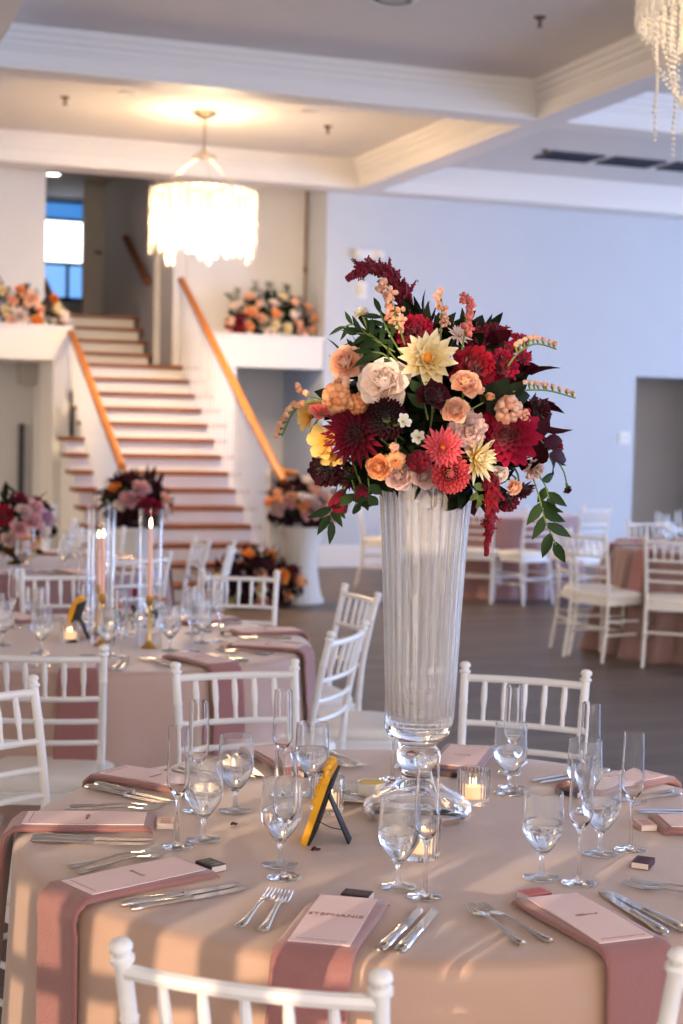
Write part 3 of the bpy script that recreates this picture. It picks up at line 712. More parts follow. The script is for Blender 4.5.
tchair(T2, -49.3, 1.10, 'white chiavari chair turned side-on at the near right of the candlelit table', G2, 10)
tchair(T2, -20, 1.25, 'white chiavari chair partly hidden behind the glass vase, seat showing', G2)
tchair(T2, 15.5, 1.25, 'white chiavari chair side-on left of the vase, behind the side-on chair', G2, -13)
tchair(T2, 53, 1.50, 'white chiavari chair at the far right of the candlelit table, before the floor flowers', G2, 15)
tchair(T2, 87, 1.34, 'white chiavari chair on the far side of the candlelit table, left of the candles', G2)
tchair(T3, -66, 1.13, 'white chiavari chair seen through the candle cylinders at the low flower table', G3)
tchair(T3, -1, 1.05, 'white chair side-on before the bottom stair treads', G3)
tchair(T3, -20, 1.2, 'white chair back just right of the stair-side chair', G3)
tchair(T3, 60, 1.25, 'white chair beyond the low flower table, hidden by glasses', G3)
tchair(T7, 25, .9, 'white chair rail showing behind the red flowers at the left edge', None, -30)
tchair(T4, 174, 1.29, 'white chair half hidden behind another at the left of the right edge table', G4)
tchair(T4, -168, 1.34, 'white chair side-on with ivory seat at the right edge table', G4, 8)
tchair(T4, -139, 1.22, 'white chair with its back to the viewer at the right edge, seat to the right', G4, 12)
tchair(T4, 92, 1.0, 'white chair beyond the rose clothed table, before the doorway', G4)
tchair(T4, 58, 1.55, 'white chair beyond the glasses at the right edge', G4)
tchair(T5, -125, 1.34, 'white chair just right of the glass vase, back to the viewer', G5, 0)
tchair(T5, -98.5, 1.40, 'white chair under the hanging vine at the far middle table', G5, 22)
tchair(T5, 152, 1.43, 'white chair left of the vase by the far wall baseboard', G5, 5)
tchair(T5, -73, 1.37, 'pale far chair against the blue-lit wall, behind the side-on chairs', G5)
# ------------------------------------------------------------------ flowers
def prof_round(u, c=.62): return (.38+.62*u/c) if u < c else math.sqrt(max(0, 1-((u-c)/(1-c))**2))
def prof_point(u, c=.45): return (.35+.65*u/c) if u < c else max(0, 1-((u-c)/(1-c))**1.5)
def petal(m, L, W, phi, e0, k, r0, z0, cup=.3, pointed=False, nu=5, ruf=0., t0=0., t1=1.):
    """one petal: leaves (R0, Z0) at azimuth PHI with elevation E0, bending by K along its length"""
    cp, sp = math.cos(phi), math.sin(phi); r, z = r0, z0; vs = []; tt = []
    for i in range(nu+1):
        u = i/nu; e = e0+k*u
        if i: r += math.cos(e)*L/nu; z += math.sin(e)*L/nu
        w = W*.5*(prof_point(u) if pointed else prof_round(u)) if u < 1 else W*.5*(.06 if pointed else .30)
        nr, nz = -math.sin(e), math.cos(e)
        for v in (-1, 0, 1):
            c = cup*w*(v*v-.3)+(rnd.uniform(-ruf, ruf)*L*u if ruf else 0)
            rr = r+nr*c; zz = z+nz*c; x = rr*cp-w*v*sp; y = rr*sp+w*v*cp
            vs.append((x, y, zz)); tt.append(t0+(t1-t0)*u)
    m.add(vs, [(3*i+j, 3*i+j+1, 3*i+j+4, 3*i+j+3) for i in range(nu) for j in (0, 1)], tt)
GA = 2.399963
def dahlia(Rr, n=80, pw=.30, emin=8, emax=80, pointed=True, cup=.5, inner=.35, k=.25):
    m = MB()
    for i in range(n):
        f = (i+.5)/n                                  # 0 outer .. 1 inner
        e = R(emin+(emax-emin)*f**1.2+rnd.uniform(-4, 4)); L = Rr*(1-(1-inner)*f)*rnd.uniform(.93, 1.05)
        petal(m, L, Rr*pw*(1-.35*f), i*GA, e, k*(.4+f), Rr*.04, Rr*.02+Rr*.10*f, cup, pointed, 4, 0, 0, 1)
    return m
def pompon(Rr, n=110):
    m = MB()
    for i in range(n):
        f = (i+.5)/n; th = R(-35+122*f); L = Rr*(.55-.2*f)
        petal(m, L, Rr*.26*(1-.35*f), i*GA, th+R(8), .45, Rr*.48*math.cos(th), Rr*.48*math.sin(th)+Rr*.25, 1.1, False, 3)
    return m
def rose(Rr, n=40, tight=.8, ruf=.0):
    m = MB()
    for i in range(n):
        f = (i+.5)/n; e = R(20+66*f**.55); L = Rr*(1.0-.06*f)
        petal(m, L, Rr*(1.02-.66*f), i*GA, e+R(rnd.uniform(-4, 4)), (R(30)*f+R(-42)*(1-f)**3), Rr*.03+Rr*.16*(1-f)*f, Rr*.02, .7+1.1*f, False, 6, .018, 0, 1)
    m.blob((0, 0, Rr*.62), Rr*.10, (1, 1, 2.2), 7, 5, .1, .3)
    return m
def carnation(Rr, n=95):
    m = MB()
    for i in range(n):
        f = (i+.5)/n; e = R(-8+98*f**.8+rnd.uniform(-8, 8)); L = Rr*rnd.uniform(.86, 1.02)*(1-.1*f)
        petal(m, L, Rr*.42, i*GA, e, R(rnd.uniform(-30, 25)), Rr*.03, Rr*.05, rnd.uniform(-.9, .9), False, 4, .10)
    return m
def ranunculus(Rr, n=40):
    m = MB()
    for i in range(n):
        f = (i+.5)/n; k = Rr*(1-.45*f)
        petal(m, k*1.75, k*1.0, i*GA, R(2+14*f), R(128), k*.10, Rr*.08*f, .9, False, 6)
    return m
def bud(Rr):
    m = MB()
    for i in range(8): petal(m, Rr*2.0, Rr*1.15, i*GA, R(58+3*i), R(48), Rr*.2, 0, .9, False, 6)
    return m
def tulip(Rr):
    m = MB()
    for i in range(7): petal(m, Rr*1.9, Rr*1.2, i*2*PI/3.5+.2, R(28+6*i), R(62-8*i), Rr*.15, 0, .8, i < 4, 6, .02)
    return m
def freesia(Rr):
    m = MB()
    for i in range(6): petal(m, Rr*1.15, Rr*.86, i*PI/3+(.2 if i % 2 else 0), R(50 if i % 2 else 36), R(-34 if i % 2 else -22), Rr*.12, 0, .55, False, 6, .03)
    for i in range(3): m.tube([(0, 0, Rr*.2), (Rr*.08*math.cos(i*2.1), Rr*.08*math.sin(i*2.1), Rr*.7)], Rr*.05, 5, t=[.1, .2])
    return m
def cluster(Rr, n=26, s=.33):
    m = MB()
    for i in range(n):
        z = 1-1.7*(i+.5)/n; q = i*GA; r = math.sqrt(max(0, 1-z*z)); c = Vector((r*math.cos(q), r*math.sin(q), z))*Rr*.72+Vector((0, 0, Rr*.5))
        m.blob(c, Rr*s*rnd.uniform(.8, 1.15), n=6, m=4, jit=.15, t=rnd.uniform(.1, 1))
    return m
FORMS = dict(dahlia=dahlia, pompon=pompon, rose=rose, carnation=carnation, ranunculus=ranunculus, bud=bud, tulip=tulip, freesia=freesia, cluster=cluster)
def quat_to(d): return Vector((0, 0, 1)).rotation_difference(Vector(d).normalized())

# palettes: (petal base, petal tip, optional middle)
PAL = dict(cream=((244, 196, 70), (252, 238, 200), (250, 226, 150)), blush=((250, 222, 204), (255, 240, 230), None), peach=((244, 164, 122), (254, 208, 176), None),
    tanger=((242, 142, 80), (254, 190, 134), None), crimson=((64, 3, 16), (132, 9, 42), None), magenta=((104, 6, 30), (168, 18, 58), None), wine=((40, 4, 16), (82, 8, 28), None), maroon=((30, 4, 14), (66, 8, 26), None),
    coral=((204, 46, 66), (240, 108, 114), None), mauve=((214, 172, 166), (236, 206, 198), None), yellow=((250, 176, 50), (254, 222, 132), None), rosy=((226, 84, 96), (246, 150, 130), None), pinkp=((226, 150, 160), (240, 190, 190), None), lilac=((190, 140, 170), (216, 176, 196), None),
    plume=((74, 3, 22), (140, 12, 44), None), white=((236, 226, 190), (250, 246, 232), None), red=((116, 5, 24), (166, 14, 40), None), orange=((236, 120, 30), (248, 160, 60), None))
def pm(c): a, b, k = PAL[c]; return fmat(a, b, .6, k)

VX = (1.296, 3.044)                     # the glass vase stands here
DV = 3.305
BC = at(427, 402, DV)
MOUTH = Vector((VX[0], VX[1], 1.500))
def bpos(x, y, k=1.):
    dx, dy = (x-427)/150, (y-402)/140; dz = math.sqrt(max(.02, .97-dx*dx-dy*dy))*.25*k
    return at(x, y, DV-dz)
def bloom(x, y, dpx, form, col, label, name='flower', k=1., aim=None, eye=None, stem=True, **kw):
    p = bpos(x, y, k); rad = 1.14*dpx*.5*((p-EYE).dot(FW))/FPX
    d = aim and Vector(aim) or ((p-BC).normalized()*.85-FW*.62)
    if aim: d = RI*aim[0]+UI*aim[1]-FW*aim[2]
    d.normalize(); base = p-d*rad*.35
    s = thing(name, label, 'flower', base, 0, 'blooms of the tall centrepiece')
    s.rotation_mode = 'QUATERNION'; s.rotation_quaternion = quat_to(d)
    obj('petals', FORMS[form](rad, **kw), pm(col), s, True, None)
    if eye: obj('flower_centre', MB().blob((0, 0, rad*.22), rad*.17, (1, 1, .9), 10, 6, .08), mat('flower_eye', lin(eye), .6), s)
    inv = (Matrix.Translation(base) @ s.rotation_quaternion.to_matrix().to_4x4()).inverted()
    obj('calyx', MB().tube([(0, 0, -rad*.22), (0, 0, rad*.02), (0, 0, rad*.14)], [rad*.07, rad*.20, rad*.12], 7), M['stem'], s)
    if stem:
        a, b = Vector((0, 0, -rad*.1)), inv @ (MOUTH+Vector((rnd.uniform(-.03, .03), rnd.uniform(-.03, .03), rnd.uniform(0, .02))))
        obj('stem', MB().tube(bent([a, Vector((0, 0, -min(.12, (b-a).length*.4)))*.8+a*.2, b], 4), .0024, 5), M['stem'], s)
    return s
B = bloom
B(428, 357, 58, 'dahlia', 'cream', 'large cream dahlia with yellow heart at the top centre of the tall bouquet', 'dahlia', 1.12, aim=(-.05, .22, 1), eye=(236, 150, 40), n=40, pw=.44, emin=2, emax=58, inner=.5, cup=.7)
B(415, 332, 40, 'carnation', 'magenta', 'crimson carnation just behind the large cream dahlia', 'carnation', .8)
B(384, 384, 50, 'rose', 'blush', 'open blush white rose left of the cream dahlia', 'rose', 1.0, aim=(-.25, .2, 1))
B(346, 363, 34, 'rose', 'peach', 'peach rose at the upper left edge of the tall bouquet', 'rose', .9)
B(344, 384, 22, 'ranunculus', 'peach', 'small peach bud beneath the upper left peach rose', 'ranunculus', .9)
B(369, 370, 26, 'rose', 'blush', 'pale blush rose half hidden behind the blush white rose', 'rose', .6)
B(338, 398, 28, 'cluster', 'tanger', 'tangerine spray cluster below the peach rose', 'flower_cluster', .95)
B(358, 404, 20, 'cluster', 'tanger', 'small tangerine spray cluster left of the blush white rose', 'flower_cluster', .95)
B(351, 433, 66, 'dahlia', 'crimson', 'large crimson dahlia at the left of the bouquet, petals spread', 'dahlia', 1.02, aim=(-.45, .0, 1), n=95, pw=.24, emin=0, emax=82)
B(386, 418, 40, 'pompon', 'maroon', 'nearly black maroon pompon dahlia under the blush white rose', 'dahlia', 1.1, aim=(-.1, .1, 1))
B(433, 396, 32, 'rose', 'wine', 'dark wine rose below the large cream dahlia', 'rose', 1.12, aim=(0, .5, .8))
B(466, 384, 30, 'rose', 'peach', 'peach rose right of the dark wine rose', 'rose', 1.1, aim=(.1, .5, .8))
B(478, 391, 14, 'bud', 'peach', 'peach rosebud touching the right peach rose', 'rosebud', 1.1)
B(455, 411, 27, 'rose', 'peach', 'peach rose above the coral dahlias', 'rose', 1.16, aim=(-.2, .3, 1))
B(443, 447, 42, 'dahlia', 'coral', 'flat coral dahlia, upper of the coral pair', 'dahlia', 1.18, aim=(.0, .05, 1), eye=(232, 130, 50), n=85, pw=.30, emin=2, emax=70)
B(451, 474, 38, 'pompon', 'coral', 'coral pompon dahlia at the vase rim, lower of the coral pair', 'dahlia', 1.2, aim=(0, -.1, 1))
B(468, 430, 40, 'carnation', 'mauve', 'dusty mauve carnation beside the coral dahlias', 'carnation', 1.0)
B(482, 458, 54, 'dahlia', 'cream', 'spiky cream dahlia tilted right below the big crimson dahlia', 'dahlia', 1.1, aim=(.75, -.05, .75), n=54, pw=.26, emin=10, emax=80)
B(506, 433, 66, 'dahlia', 'magenta', 'largest bright crimson dahlia at the right of the bouquet', 'dahlia', 1.0, aim=(-.15, .1, 1), n=90, pw=.36, emin=2, emax=84, pointed=False)
B(530, 430, 46, 'dahlia', 'wine', 'dark wine dahlia at the right behind the bright crimson dahlia', 'dahlia', .6, n=70)
B(475, 368, 46, 'carnation', 'red', 'bright red carnation right of the cream dahlia', 'carnation', .9)
B(503, 366, 36, 'carnation', 'magenta', 'crimson carnation right of the bright red carnation', 'carnation', .8)
B(460, 334, 26, 'dahlia', 'blush', 'small pale straw flower above the red carnation', 'strawflower', .8, n=50, pw=.22)
B(397, 459, 24, 'ranunculus', 'tanger', 'orange ranunculus low at the left of the coral dahlias', 'ranunculus', 1.15)
B(380, 467, 27, 'rose', 'tanger', 'orange rose at the left end of the vase rim', 'rose', 1.05)
B(395, 446, 16, 'bud', 'peach', 'small round apricot bud above the orange ranunculus', 'bud', 1.15)
B(399, 476, 28, 'rose', 'mauve', 'dusty mauve rose on the vase rim, left one', 'rose', 1.05, aim=(-.1, -.2, 1))
B(424, 476, 26, 'rose', 'mauve', 'dusty mauve rose on the vase rim, beside the coral pompon', 'rose', 1.05, aim=(.1, -.2, 1))
B(419, 461, 22, 'cluster', 'red', 'cluster of small red berries left of the coral dahlias', 'berry_cluster', 1.2)
B(307, 416, 25, 'freesia', 'yellow', 'yellow freesia at the far left of the bouquet', 'freesia', .9, aim=(-.8, .1, .5))
B(321, 411, 24, 'freesia', 'rosy', 'coral pink freesia beside the yellow one', 'freesia', .9, aim=(.1, .6, .6))
B(324, 441, 30, 'freesia', 'yellow', 'open yellow freesia left of the large crimson dahlia', 'freesia', 1.0, aim=(-.5, .1, .8))
B(331, 457, 22, 'freesia', 'yellow', 'drooping yellow freesia petal flower below the open yellow one', 'freesia', 1.0, aim=(-.1, -.8, .5))
B(324, 471, 36, 'carnation', 'maroon', 'dark maroon bloom at the lower left of the bouquet', 'flower', .9)
B(346, 478, 30, 'dahlia', 'wine', 'wine coloured bloom under the large crimson dahlia', 'flower', .7)
B(342, 494, 22, 'tulip', 'crimson', 'crimson tulip hanging at the bottom left of the bouquet', 'tulip', .8, aim=(-.3, -1, .3))
B(361, 487, 16, 'tulip', 'crimson', 'small crimson bud hanging left of the vase', 'bud', .9, aim=(.1, -1, .3))
B(507, 409, 26, 'cluster', 'peach', 'peach spray cluster on the bright crimson dahlia', 'flower_cluster', 1.05)
B(521, 417, 16, 'cluster', 'peach', 'tip of peach spray at the right of the crimson dahlia', 'flower_cluster', 1.0)
B(437, 297+103, 12, 'bud', 'wine', 'tiny wine bud in front of the dark wine rose', 'bud', 1.2)
B(488, 397, 13, 'bud', 'tanger', 'small orange bud right of the peach rose', 'bud', 1.1)
B(514, 487, 17, 'rose', 'peach', 'small peach rose low on the right of the bouquet', 'rose', .95)
B(500, 474, 18, 'rose', 'blush', 'small blush rose under the spiky cream dahlia', 'rose', .95)
B(535, 470, 22, 'carnation', 'mauve', 'pale mauve bloom at the lower right edge of the bouquet', 'carnation', .7)
B(523, 492, 30, 'dahlia', 'wine', 'wine red bloom hanging at the lower right', 'flower', .8, aim=(.4, -.8, .5))
B(506, 502, 27, 'carnation', 'crimson', 'crimson bloom hanging beside the amaranth tassel', 'flower', .8, aim=(-.2, -.9, .4))
B(541, 412, 30, 'carnation', 'wine', 'wine bloom at the right edge by the peach sprigs', 'flower', .6, aim=(.9, .2, .4))
B(557, 446, 17, 'carnation', 'magenta', 'small crimson scabiosa sticking out at the right edge', 'scabiosa', .4, aim=(.8, .3, .5))
B(536, 446, 14, 'tulip', 'magenta', 'small crimson bud left of the right edge scabiosa', 'bud', .5, aim=(.7, .3, .5))
B(568, 490, 9, 'carnation', 'wine', 'tiny wine flower on the long drooping stem at far right', 'scabiosa', .3, aim=(.5, -.6, .5), stem=False)
B(361, 312, 15, 'carnation', 'white', 'small white scabiosa on a tall stem at the upper left', 'scabiosa', .5, aim=(-.4, .9, .2))
for i, (x, y, dd, lb) in enumerate(((521, 341, 20, 'crimson stock blossom right of the straw flower'), (507, 349, 18, 'crimson stock blossom above the crimson carnation'), (525, 357, 18, 'crimson stock blossom nearest the right peach sprigs'))):
    B(x, y, dd, 'carnation', 'magenta', lb, 'stock_blossom', .6, n=40)
B(404, 421, 13, 'freesia', 'white', 'tiny white jasmine beside the nearly black dahlia', 'jasmine', 1.2, aim=(.4, .3, .8))
B(418, 437, 12, 'freesia', 'white', 'tiny white jasmine left of the flat coral dahlia', 'jasmine', 1.2, aim=(-.3, .2, .8))

def wpts(pts, k=1.): return [bpos(x, y, k) if len(q) == 0 else at(x, y, DV-q[0]) for x, y, *q in pts]
def sprig(name, label, cat, pts, bits, colour, size, stemmat='stem', side=None):
    """stem through PTS carrying small florets (x, y offsets from the photographed branch)"""
    P = bent(wpts(pts), 8); o = P[0].copy()
    s = thing(name, label, cat, o, 0, 'sprigs of the tall centrepiece')
    fl = MB(); gr = MB().tube([q-o for q in P], .0019, 5)
    for i in range(bits):
        t = .25+.75*(i+.5)/bits; q = P[min(len(P)-1, int(t*(len(P)-1)))]; dirn = (P[min(len(P)-1, int(t*(len(P)-1))+1)]-P[max(0, int(t*(len(P)-1))-1)]).normalized()
        if side:
            d = (RI*side[0]+UI*side[1]+Vector((rnd.uniform(-.25, .25),)*3)).normalized(); ln = size*3.2*(1-.45*t)
            c = q+d*ln+dirn*size*.8; gr.tube([q-o, q+d*ln*.6-o, c-o], [.0016, .0026, .0034], 5); fl.blob(c-o, size, n=7, m=5, jit=.2, t=rnd.uniform(.1, 1)); fl.blob(c-o+dirn*size*.5, size*.8, n=7, m=5, jit=.2, t=rnd.uniform(.1, 1))
        else:
            q2 = rnd.uniform(0, 2*PI); nrm = dirn.orthogonal().normalized(); d = (Quaternion(dirn, q2) @ nrm)
            c = q+d*size*rnd.uniform(.5, 1.25)
            for _ in range(7): fl.blob(c-o+Vector([rnd.uniform(-1, 1) for _ in 'abc'])*size*.6, size*rnd.uniform(.25, .45), n=6, m=4, jit=.25, t=rnd.uniform(.1, 1))
            gr.tube([q-o, c-o], .0014, 4)
    obj('florets', fl, pm(colour), s); obj('stem', gr, M['stem'], s); return s
sprig('stock_spike', 'tall peach stock spike at the upper left, in front of the amaranth', 'flower spike', [(405, 345), (397, 320), (391, 300), (387, 285)], 17, 'peach', .013)
sprig('stock_spike', 'slim peach stock spike rising above the cream dahlia', 'flower spike', [(440, 345), (441, 325), (442, 308), (440, 292)], 11, 'peach', .011)
sprig('snapdragon_spike', 'coral pink snapdragon spike with green tip at the top right', 'flower spike', [(462, 350), (465, 330), (467, 312), (468, 294)], 14, 'rosy', .011)
sprig('limonium_sprig', 'upper peach tipped limonium sprig reaching right', 'sprig', [(508, 366), (519, 352), (536, 344), (556, 349)], 9, 'peach', .0062, side=(-.2, 1))
sprig('limonium_sprig', 'lower peach tipped limonium sprig reaching far right', 'sprig', [(513, 392), (530, 390), (550, 391), (575, 398)], 10, 'peach', .0058, side=(-.3, .9))
sprig('limonium_sprig', 'pale peach limonium sprig curving down at the far left', 'sprig', [(330, 403), (308, 402), (293, 413), (282, 436)], 10, 'peach', .0070, side=(-1, -.15))
sprig('limonium_sprig', 'short peach limonium sprig over the far left freesia', 'sprig', [(330, 402), (318, 399), (308, 394), (304, 391)], 3, 'peach', .0075, side=(-.7, .5))
def plume(label, pts, rad, n, colour, k=1.):
    P = bent(wpts(pts, k), 12); o = P[0].copy(); s = thing('amaranth_plume', label, 'flower plume', o, 0, 'sprigs of the tall centrepiece')
    obj('stem', MB().tube([q-o for q in P], .0025, 5), M['leafb'], s)
    m = MB()
    for i in range(n):
        t = rnd.random()**.85; j = int(t*(len(P)-1)); q = P[j]; d0 = (P[min(j+1, len(P)-1)]-P[max(j-1, 0)]).normalized()
        r = rad*(1-.82*t)*rnd.uniform(.3, 1); d = Quaternion(d0, rnd.uniform(0, 2*PI)) @ d0.orthogonal().normalized()
        e = (d+d0*rnd.uniform(.5, 1.6)).normalized()
        if i % 9 == 0 and t < .8:
            L = rad*rnd.uniform(1.2, 2.4)*(1-.5*t)
            m.tube([q-o, q+e*L*.5-o, q+e*L-o], [.0042, .0050, .0008], 6, t=[rnd.random(), .5, 1])
            for _ in range(10): u = rnd.random(); m.blob(q+e*L*u-o+Vector([rnd.uniform(-1, 1) for _ in 'abc'])*.004, .0032*(1.2-.6*u), n=5, m=3, t=rnd.random())
        else: m.blob(q+d*r-o, rnd.uniform(.0028, .0048)*(1.15-.4*t), (1, 1, 1.5), 5, 4, .2, rnd.random())
    obj('florets', m, pm(colour), s); return s
plume('arching burgundy amaranth plume at the top left of the tall bouquet', [(407, 335, .05), (406, 305, .02), (395, 281, .02), (376, 269, .03), (362, 270, .04), (347, 279, .05)], .026, 620, 'plume')
plume('small upright burgundy amaranth right behind the plume', [(408, 330, .0), (402, 300, -.02), (398, 285, -.02)], .018, 160, 'plume')
plume('burgundy amaranth spray right of the snapdragon spike', [(466, 350, .1), (482, 335, .08), (498, 330, .06), (507, 340, .06)], .028, 300, 'plume')
plume('hanging red amaranth tassel at the lower right of the vase rim', [(490, 478), (492, 500), (490, 522), (486, 556)], .018, 520, 'red')

def leaf(m, p, d, n, L, W, bend=.25, t=0.):
    d = d.normalized(); sd = d.cross(n)
    if sd.length < 1e-4: sd = d.orthogonal()
    sd.normalize(); nn = sd.cross(d).normalized(); vs = []
    for i in range(5):
        u = i/4; w = W*.5*math.sin(PI*min(1, .06+.94*u)**.85) if i < 4 else 0.0004
        c = p+d*L*u-nn*bend*L*u*u
        vs += [c-sd*w+nn*w*.35, c, c+sd*w+nn*w*.35]
    m.add(vs, [(3*i+j, 3*i+j+1, 3*i+j+4, 3*i+j+3) for i in range(4) for j in (0, 1)], t)
def leafmass(ctr, ax, n, L, W, keep=None, rin=.55, rout=.95):
    m = MB()
    for _ in range(n):
        v = Vector([rnd.gauss(0, 1) for _ in 'abc']).normalized()
        if keep and not keep(v): continue
        k = rnd.uniform(rin, rout); p = ctr+Vector((v.x*ax[0], v.y*ax[1], v.z*ax[2]))*k
        d = v+Vector([rnd.uniform(-.8, .8) for _ in 'abc'])
        leaf(m, p, d, Vector([rnd.uniform(-1, 1) for _ in 'abc']), L*rnd.uniform(.7, 1.3), W*rnd.uniform(.7, 1.3))
    return m
gl = leafmass(BC, (.27, .24, .25), 600, .06, .026, None, .35, .72)
gl2 = leafmass(BC, (.27, .24, .25), 260, .055, .026, lambda v: v.dot(-FW) > .15, .55, .80); gl.add(gl2.v, gl2.f)
for x, y in ((412, 404), (405, 440), (440, 425), (480, 405), (370, 470), (470, 480)):
    g3 = leafmass(bpos(x, y, .55), (.05, .05, .05), 46, .05, .026, None, .1, .9); gl.add(g3.v, g3.f)
core = MB().blob(tuple(BC+Vector((0, 0, -.02))), .16, (1, .9, .95), 14, 10, .12)
tag(obj('greenery', gl, M['leafd'], None, True, None), 'mass of dark green leaves filling the tall bouquet', 'greenery', kind='stuff')
tag(obj('burgundy_greenery', leafmass(BC+RI*.05-UI*.03, (.27, .24, .24), 230, .065, .036, lambda v: v.dot(RI)-.3*v.z > .1, .4, .76), M['leafb'], None, True, None), 'dark burgundy leaves at the right side of the tall bouquet', 'greenery', kind='stuff')
def vine(label, pts, leaves, L, W, mt='leaf', k=1.):
    P = bent(wpts(pts, k), 6); o = P[0].copy(); s = thing('leafy_sprig', label, 'leaf sprig', o, 0, 'leaf sprigs of the tall centrepiece')
    obj('stem', MB().tube([q-o for q in P], .0017, 5), M['stem'], s)
    for i in range(leaves):
        t = .25+.75*(i+.8)/leaves; j = min(len(P)-2, int(t*(len(P)-1))); d0 = (P[j+1]-P[j]).normalized(); sd = d0.cross(-FW).normalized()*(1 if i % 2 else -1)
        m = MB(); d = (d0*.75+sd*.75+Vector([rnd.uniform(-.2, .2) for _ in 'abc'])) if i < leaves-1 else d0
        leaf(m, P[j]-o, d, -FW+Vector([rnd.uniform(-.5, .5) for _ in 'abc']), L*rnd.uniform(.8, 1.2), W); obj('leaf', m, M[mt], s, True, None)
vine('green leafy sprig with narrow leaves at the upper left', [(398, 362), (383, 345), (370, 335), (357, 333)], 7, .05, .012)
vine('green sprig pointing left above the peach rose', [(395, 352), (375, 340), (355, 325), (344, 327)], 6, .045, .010)
vine('upright dark green sprig left of the carnation', [(405, 360), (393, 340), (385, 325), (380, 312)], 8, .055, .012)
vine('short green sprig behind the blush rose', [(400, 372), (385, 355), (372, 352)], 6, .05, .013)
vine('dangling green vine left of the vase', [(338, 480, .0), (334, 500, .0), (331, 512, .0), (331, 522, .0)], 5, .05, .020, 'leaf')
vine('broad green leaves hanging below the crimson tulip', [(352, 480), (355, 492), (356, 505)], 4, .05, .022)
vine('broad green leaves beside the left end of the vase rim', [(368, 478), (369, 490), (367, 500)], 4, .04, .022)
vine('green vine hanging at the lower right over the far chairs', [(532, 475, .05), (540, 500, .05), (545, 520, .05), (556, 545, .05)], 7, .055, .024)
vine('green leaves at the lower right edge of the bouquet', [(535, 470), (545, 485), (549, 499)], 4, .045, .022)
vine('green leaves in the middle under the cream dahlia', [(428, 420), (424, 400), (422, 380)], 5, .05, .022)
vine('dark leaves right of the peach rose', [(470, 410), (490, 400), (512, 398)], 6, .06, .032, 'leafd')
vine('dark burgundy leaves at the right edge', [(520, 440), (540, 440), (552, 462)], 6, .06, .034, 'leafb')
vine('thin stem with the tiny drooping flower at far right', [(536, 452, .05), (552, 457, .05), (563, 470, .05), (567, 486, .05)], 2, .02, .006)
vine('bright green buds at the right end of the vase rim', [(470, 476), (476, 490), (478, 502)], 4, .03, .018, 'stem')

# ------------------------------------------------------------------ the tall fluted glass vase
def rib(q, r, z):
    a = 1 if .205 < z < .745 else 0
    return r*(1+a*.085*abs(math.cos(q*13))**.7-.02*a)
VO = [(0, 0), (.098, 0), (.110, .004), (.118, .013), (.1195, .022), (.1165, .033), (.106, .043), (.090, .052), (.073, .061), (.058, .071), (.047, .082), (.040, .093), (.0365, .102), (.037, .110), (.043, .118), (.0475, .128), (.0485, .138), (.046, .149), (.040, .157), (.039, .163), (.048, .172), (.060, .182), (.0655, .190), (.067, .198), (.0655, .204), (.068, .212), (.071, .24), (.0735, .30), (.0765, .38), (.080, .46), (.084, .54), (.0885, .62), (.0935, .69), (.098, .738), (.099, .743)]
vin = [(.096, .743), (.0905, .69), (.0855, .62), (.081, .54), (.0765, .46), (.0735, .38), (.0705, .30), (.066, .235), (.050, .218), (0, .214)]
# hollow foot: the wide base is blown, open below
foot_in = [(0, .085), (.020, .080), (.034, .071), (.052, .060), (.074, .048), (.092, .040), (.106, .032), (.113, .022), (.110, .012), (.100, .005), (.096, .0)]
def smooth_prof(P, sub=3):
    out = []
    for i in range(len(P)-1):
        a, b, c, d = P[max(i-1, 0)], P[i], P[i+1], P[min(i+2, len(P)-1)]
        for k in range(sub):
            t = k/sub; out.append(tuple(max(0, .5*((2*b[e])+(c[e]-a[e])*t+(2*a[e]-5*b[e]+4*c[e]-d[e])*t*t+(3*b[e]-a[e]-3*c[e]+d[e])*t**3)) for e in (0, 1)))
    return out+[P[-1]]
v = thing('glass_vase', 'tall fluted clear glass trumpet vase on a wide foot holding the bouquet', 'vase', (VX[0], VX[1], ZT+.0005))
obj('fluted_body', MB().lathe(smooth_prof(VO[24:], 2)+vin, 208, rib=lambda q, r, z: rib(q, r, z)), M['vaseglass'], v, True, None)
obj('stem_and_foot', MB().lathe(foot_in[::1]+smooth_prof(VO[1:24], 2)+[(.0655, .2035), (0, .2038)], 64), M['glass'], v, True, 60)

# ------------------------------------------------------------------ things on the nearest table
def mk_votive():
    s = thing('ribbed_votive_holder', 'x', 'candle holder')
    def rb(q, r, z): return r*(1+.022*math.cos(q*26)) if z > .006 else r
    obj('ribbed_glass', MB().lathe([(0, 0), (.034, 0), (.0355, .008), (.0365, .04), (.0375, .078), (.0345, .078), (.0335, .04), (.032, .014), (0, .012)], 156, rib=lambda q, r, z: rb(q, r, z) if r > .0351 else r), M['glass'], s, True, 60)
    return s
VT = Proto(mk_votive)
def mk_tea():
    s = thing('votive_candle', 'x', 'candle')
    obj('wax', MB().lathe([(0, 0), (.022, 0), (.0225, .002), (.022, .026), (.018, .027), (.004, .025), (0, .025)], 24), M['wax'], s)
    obj('wick', MB().tube([(0, 0, .024), (.0005, 0, .031)], .0007, 5), M['black'], s)
    obj('flame', MB().tube([(0, 0, .029), (0, 0, .034), (0, 0, .039), (0, 0, .046)], [.0012, .0036, .003, .0003], 8), M['flame'], s)
    return s
TL = Proto(mk_tea)
def votive(p, lab, g):
    VT.put((p[0], p[1], ZT+.0005), 0, f'clear ribbed glass votive holder {lab}', f'votive holders of the {g}'); TL.put((p[0], p[1], ZT+.0135), 0, f'lit votive candle inside the ribbed glass {lab}', f'votive candles of the {g}')
for (x, y, lb) in ((473, 803, 'right of the tall vase'), (327, 812, 'behind the yellow frame'), (421, 858, 'in front of the vase foot')):
    q = onz(x, y, ZT); votive((q.x, q.y), lb, 'nearest table')
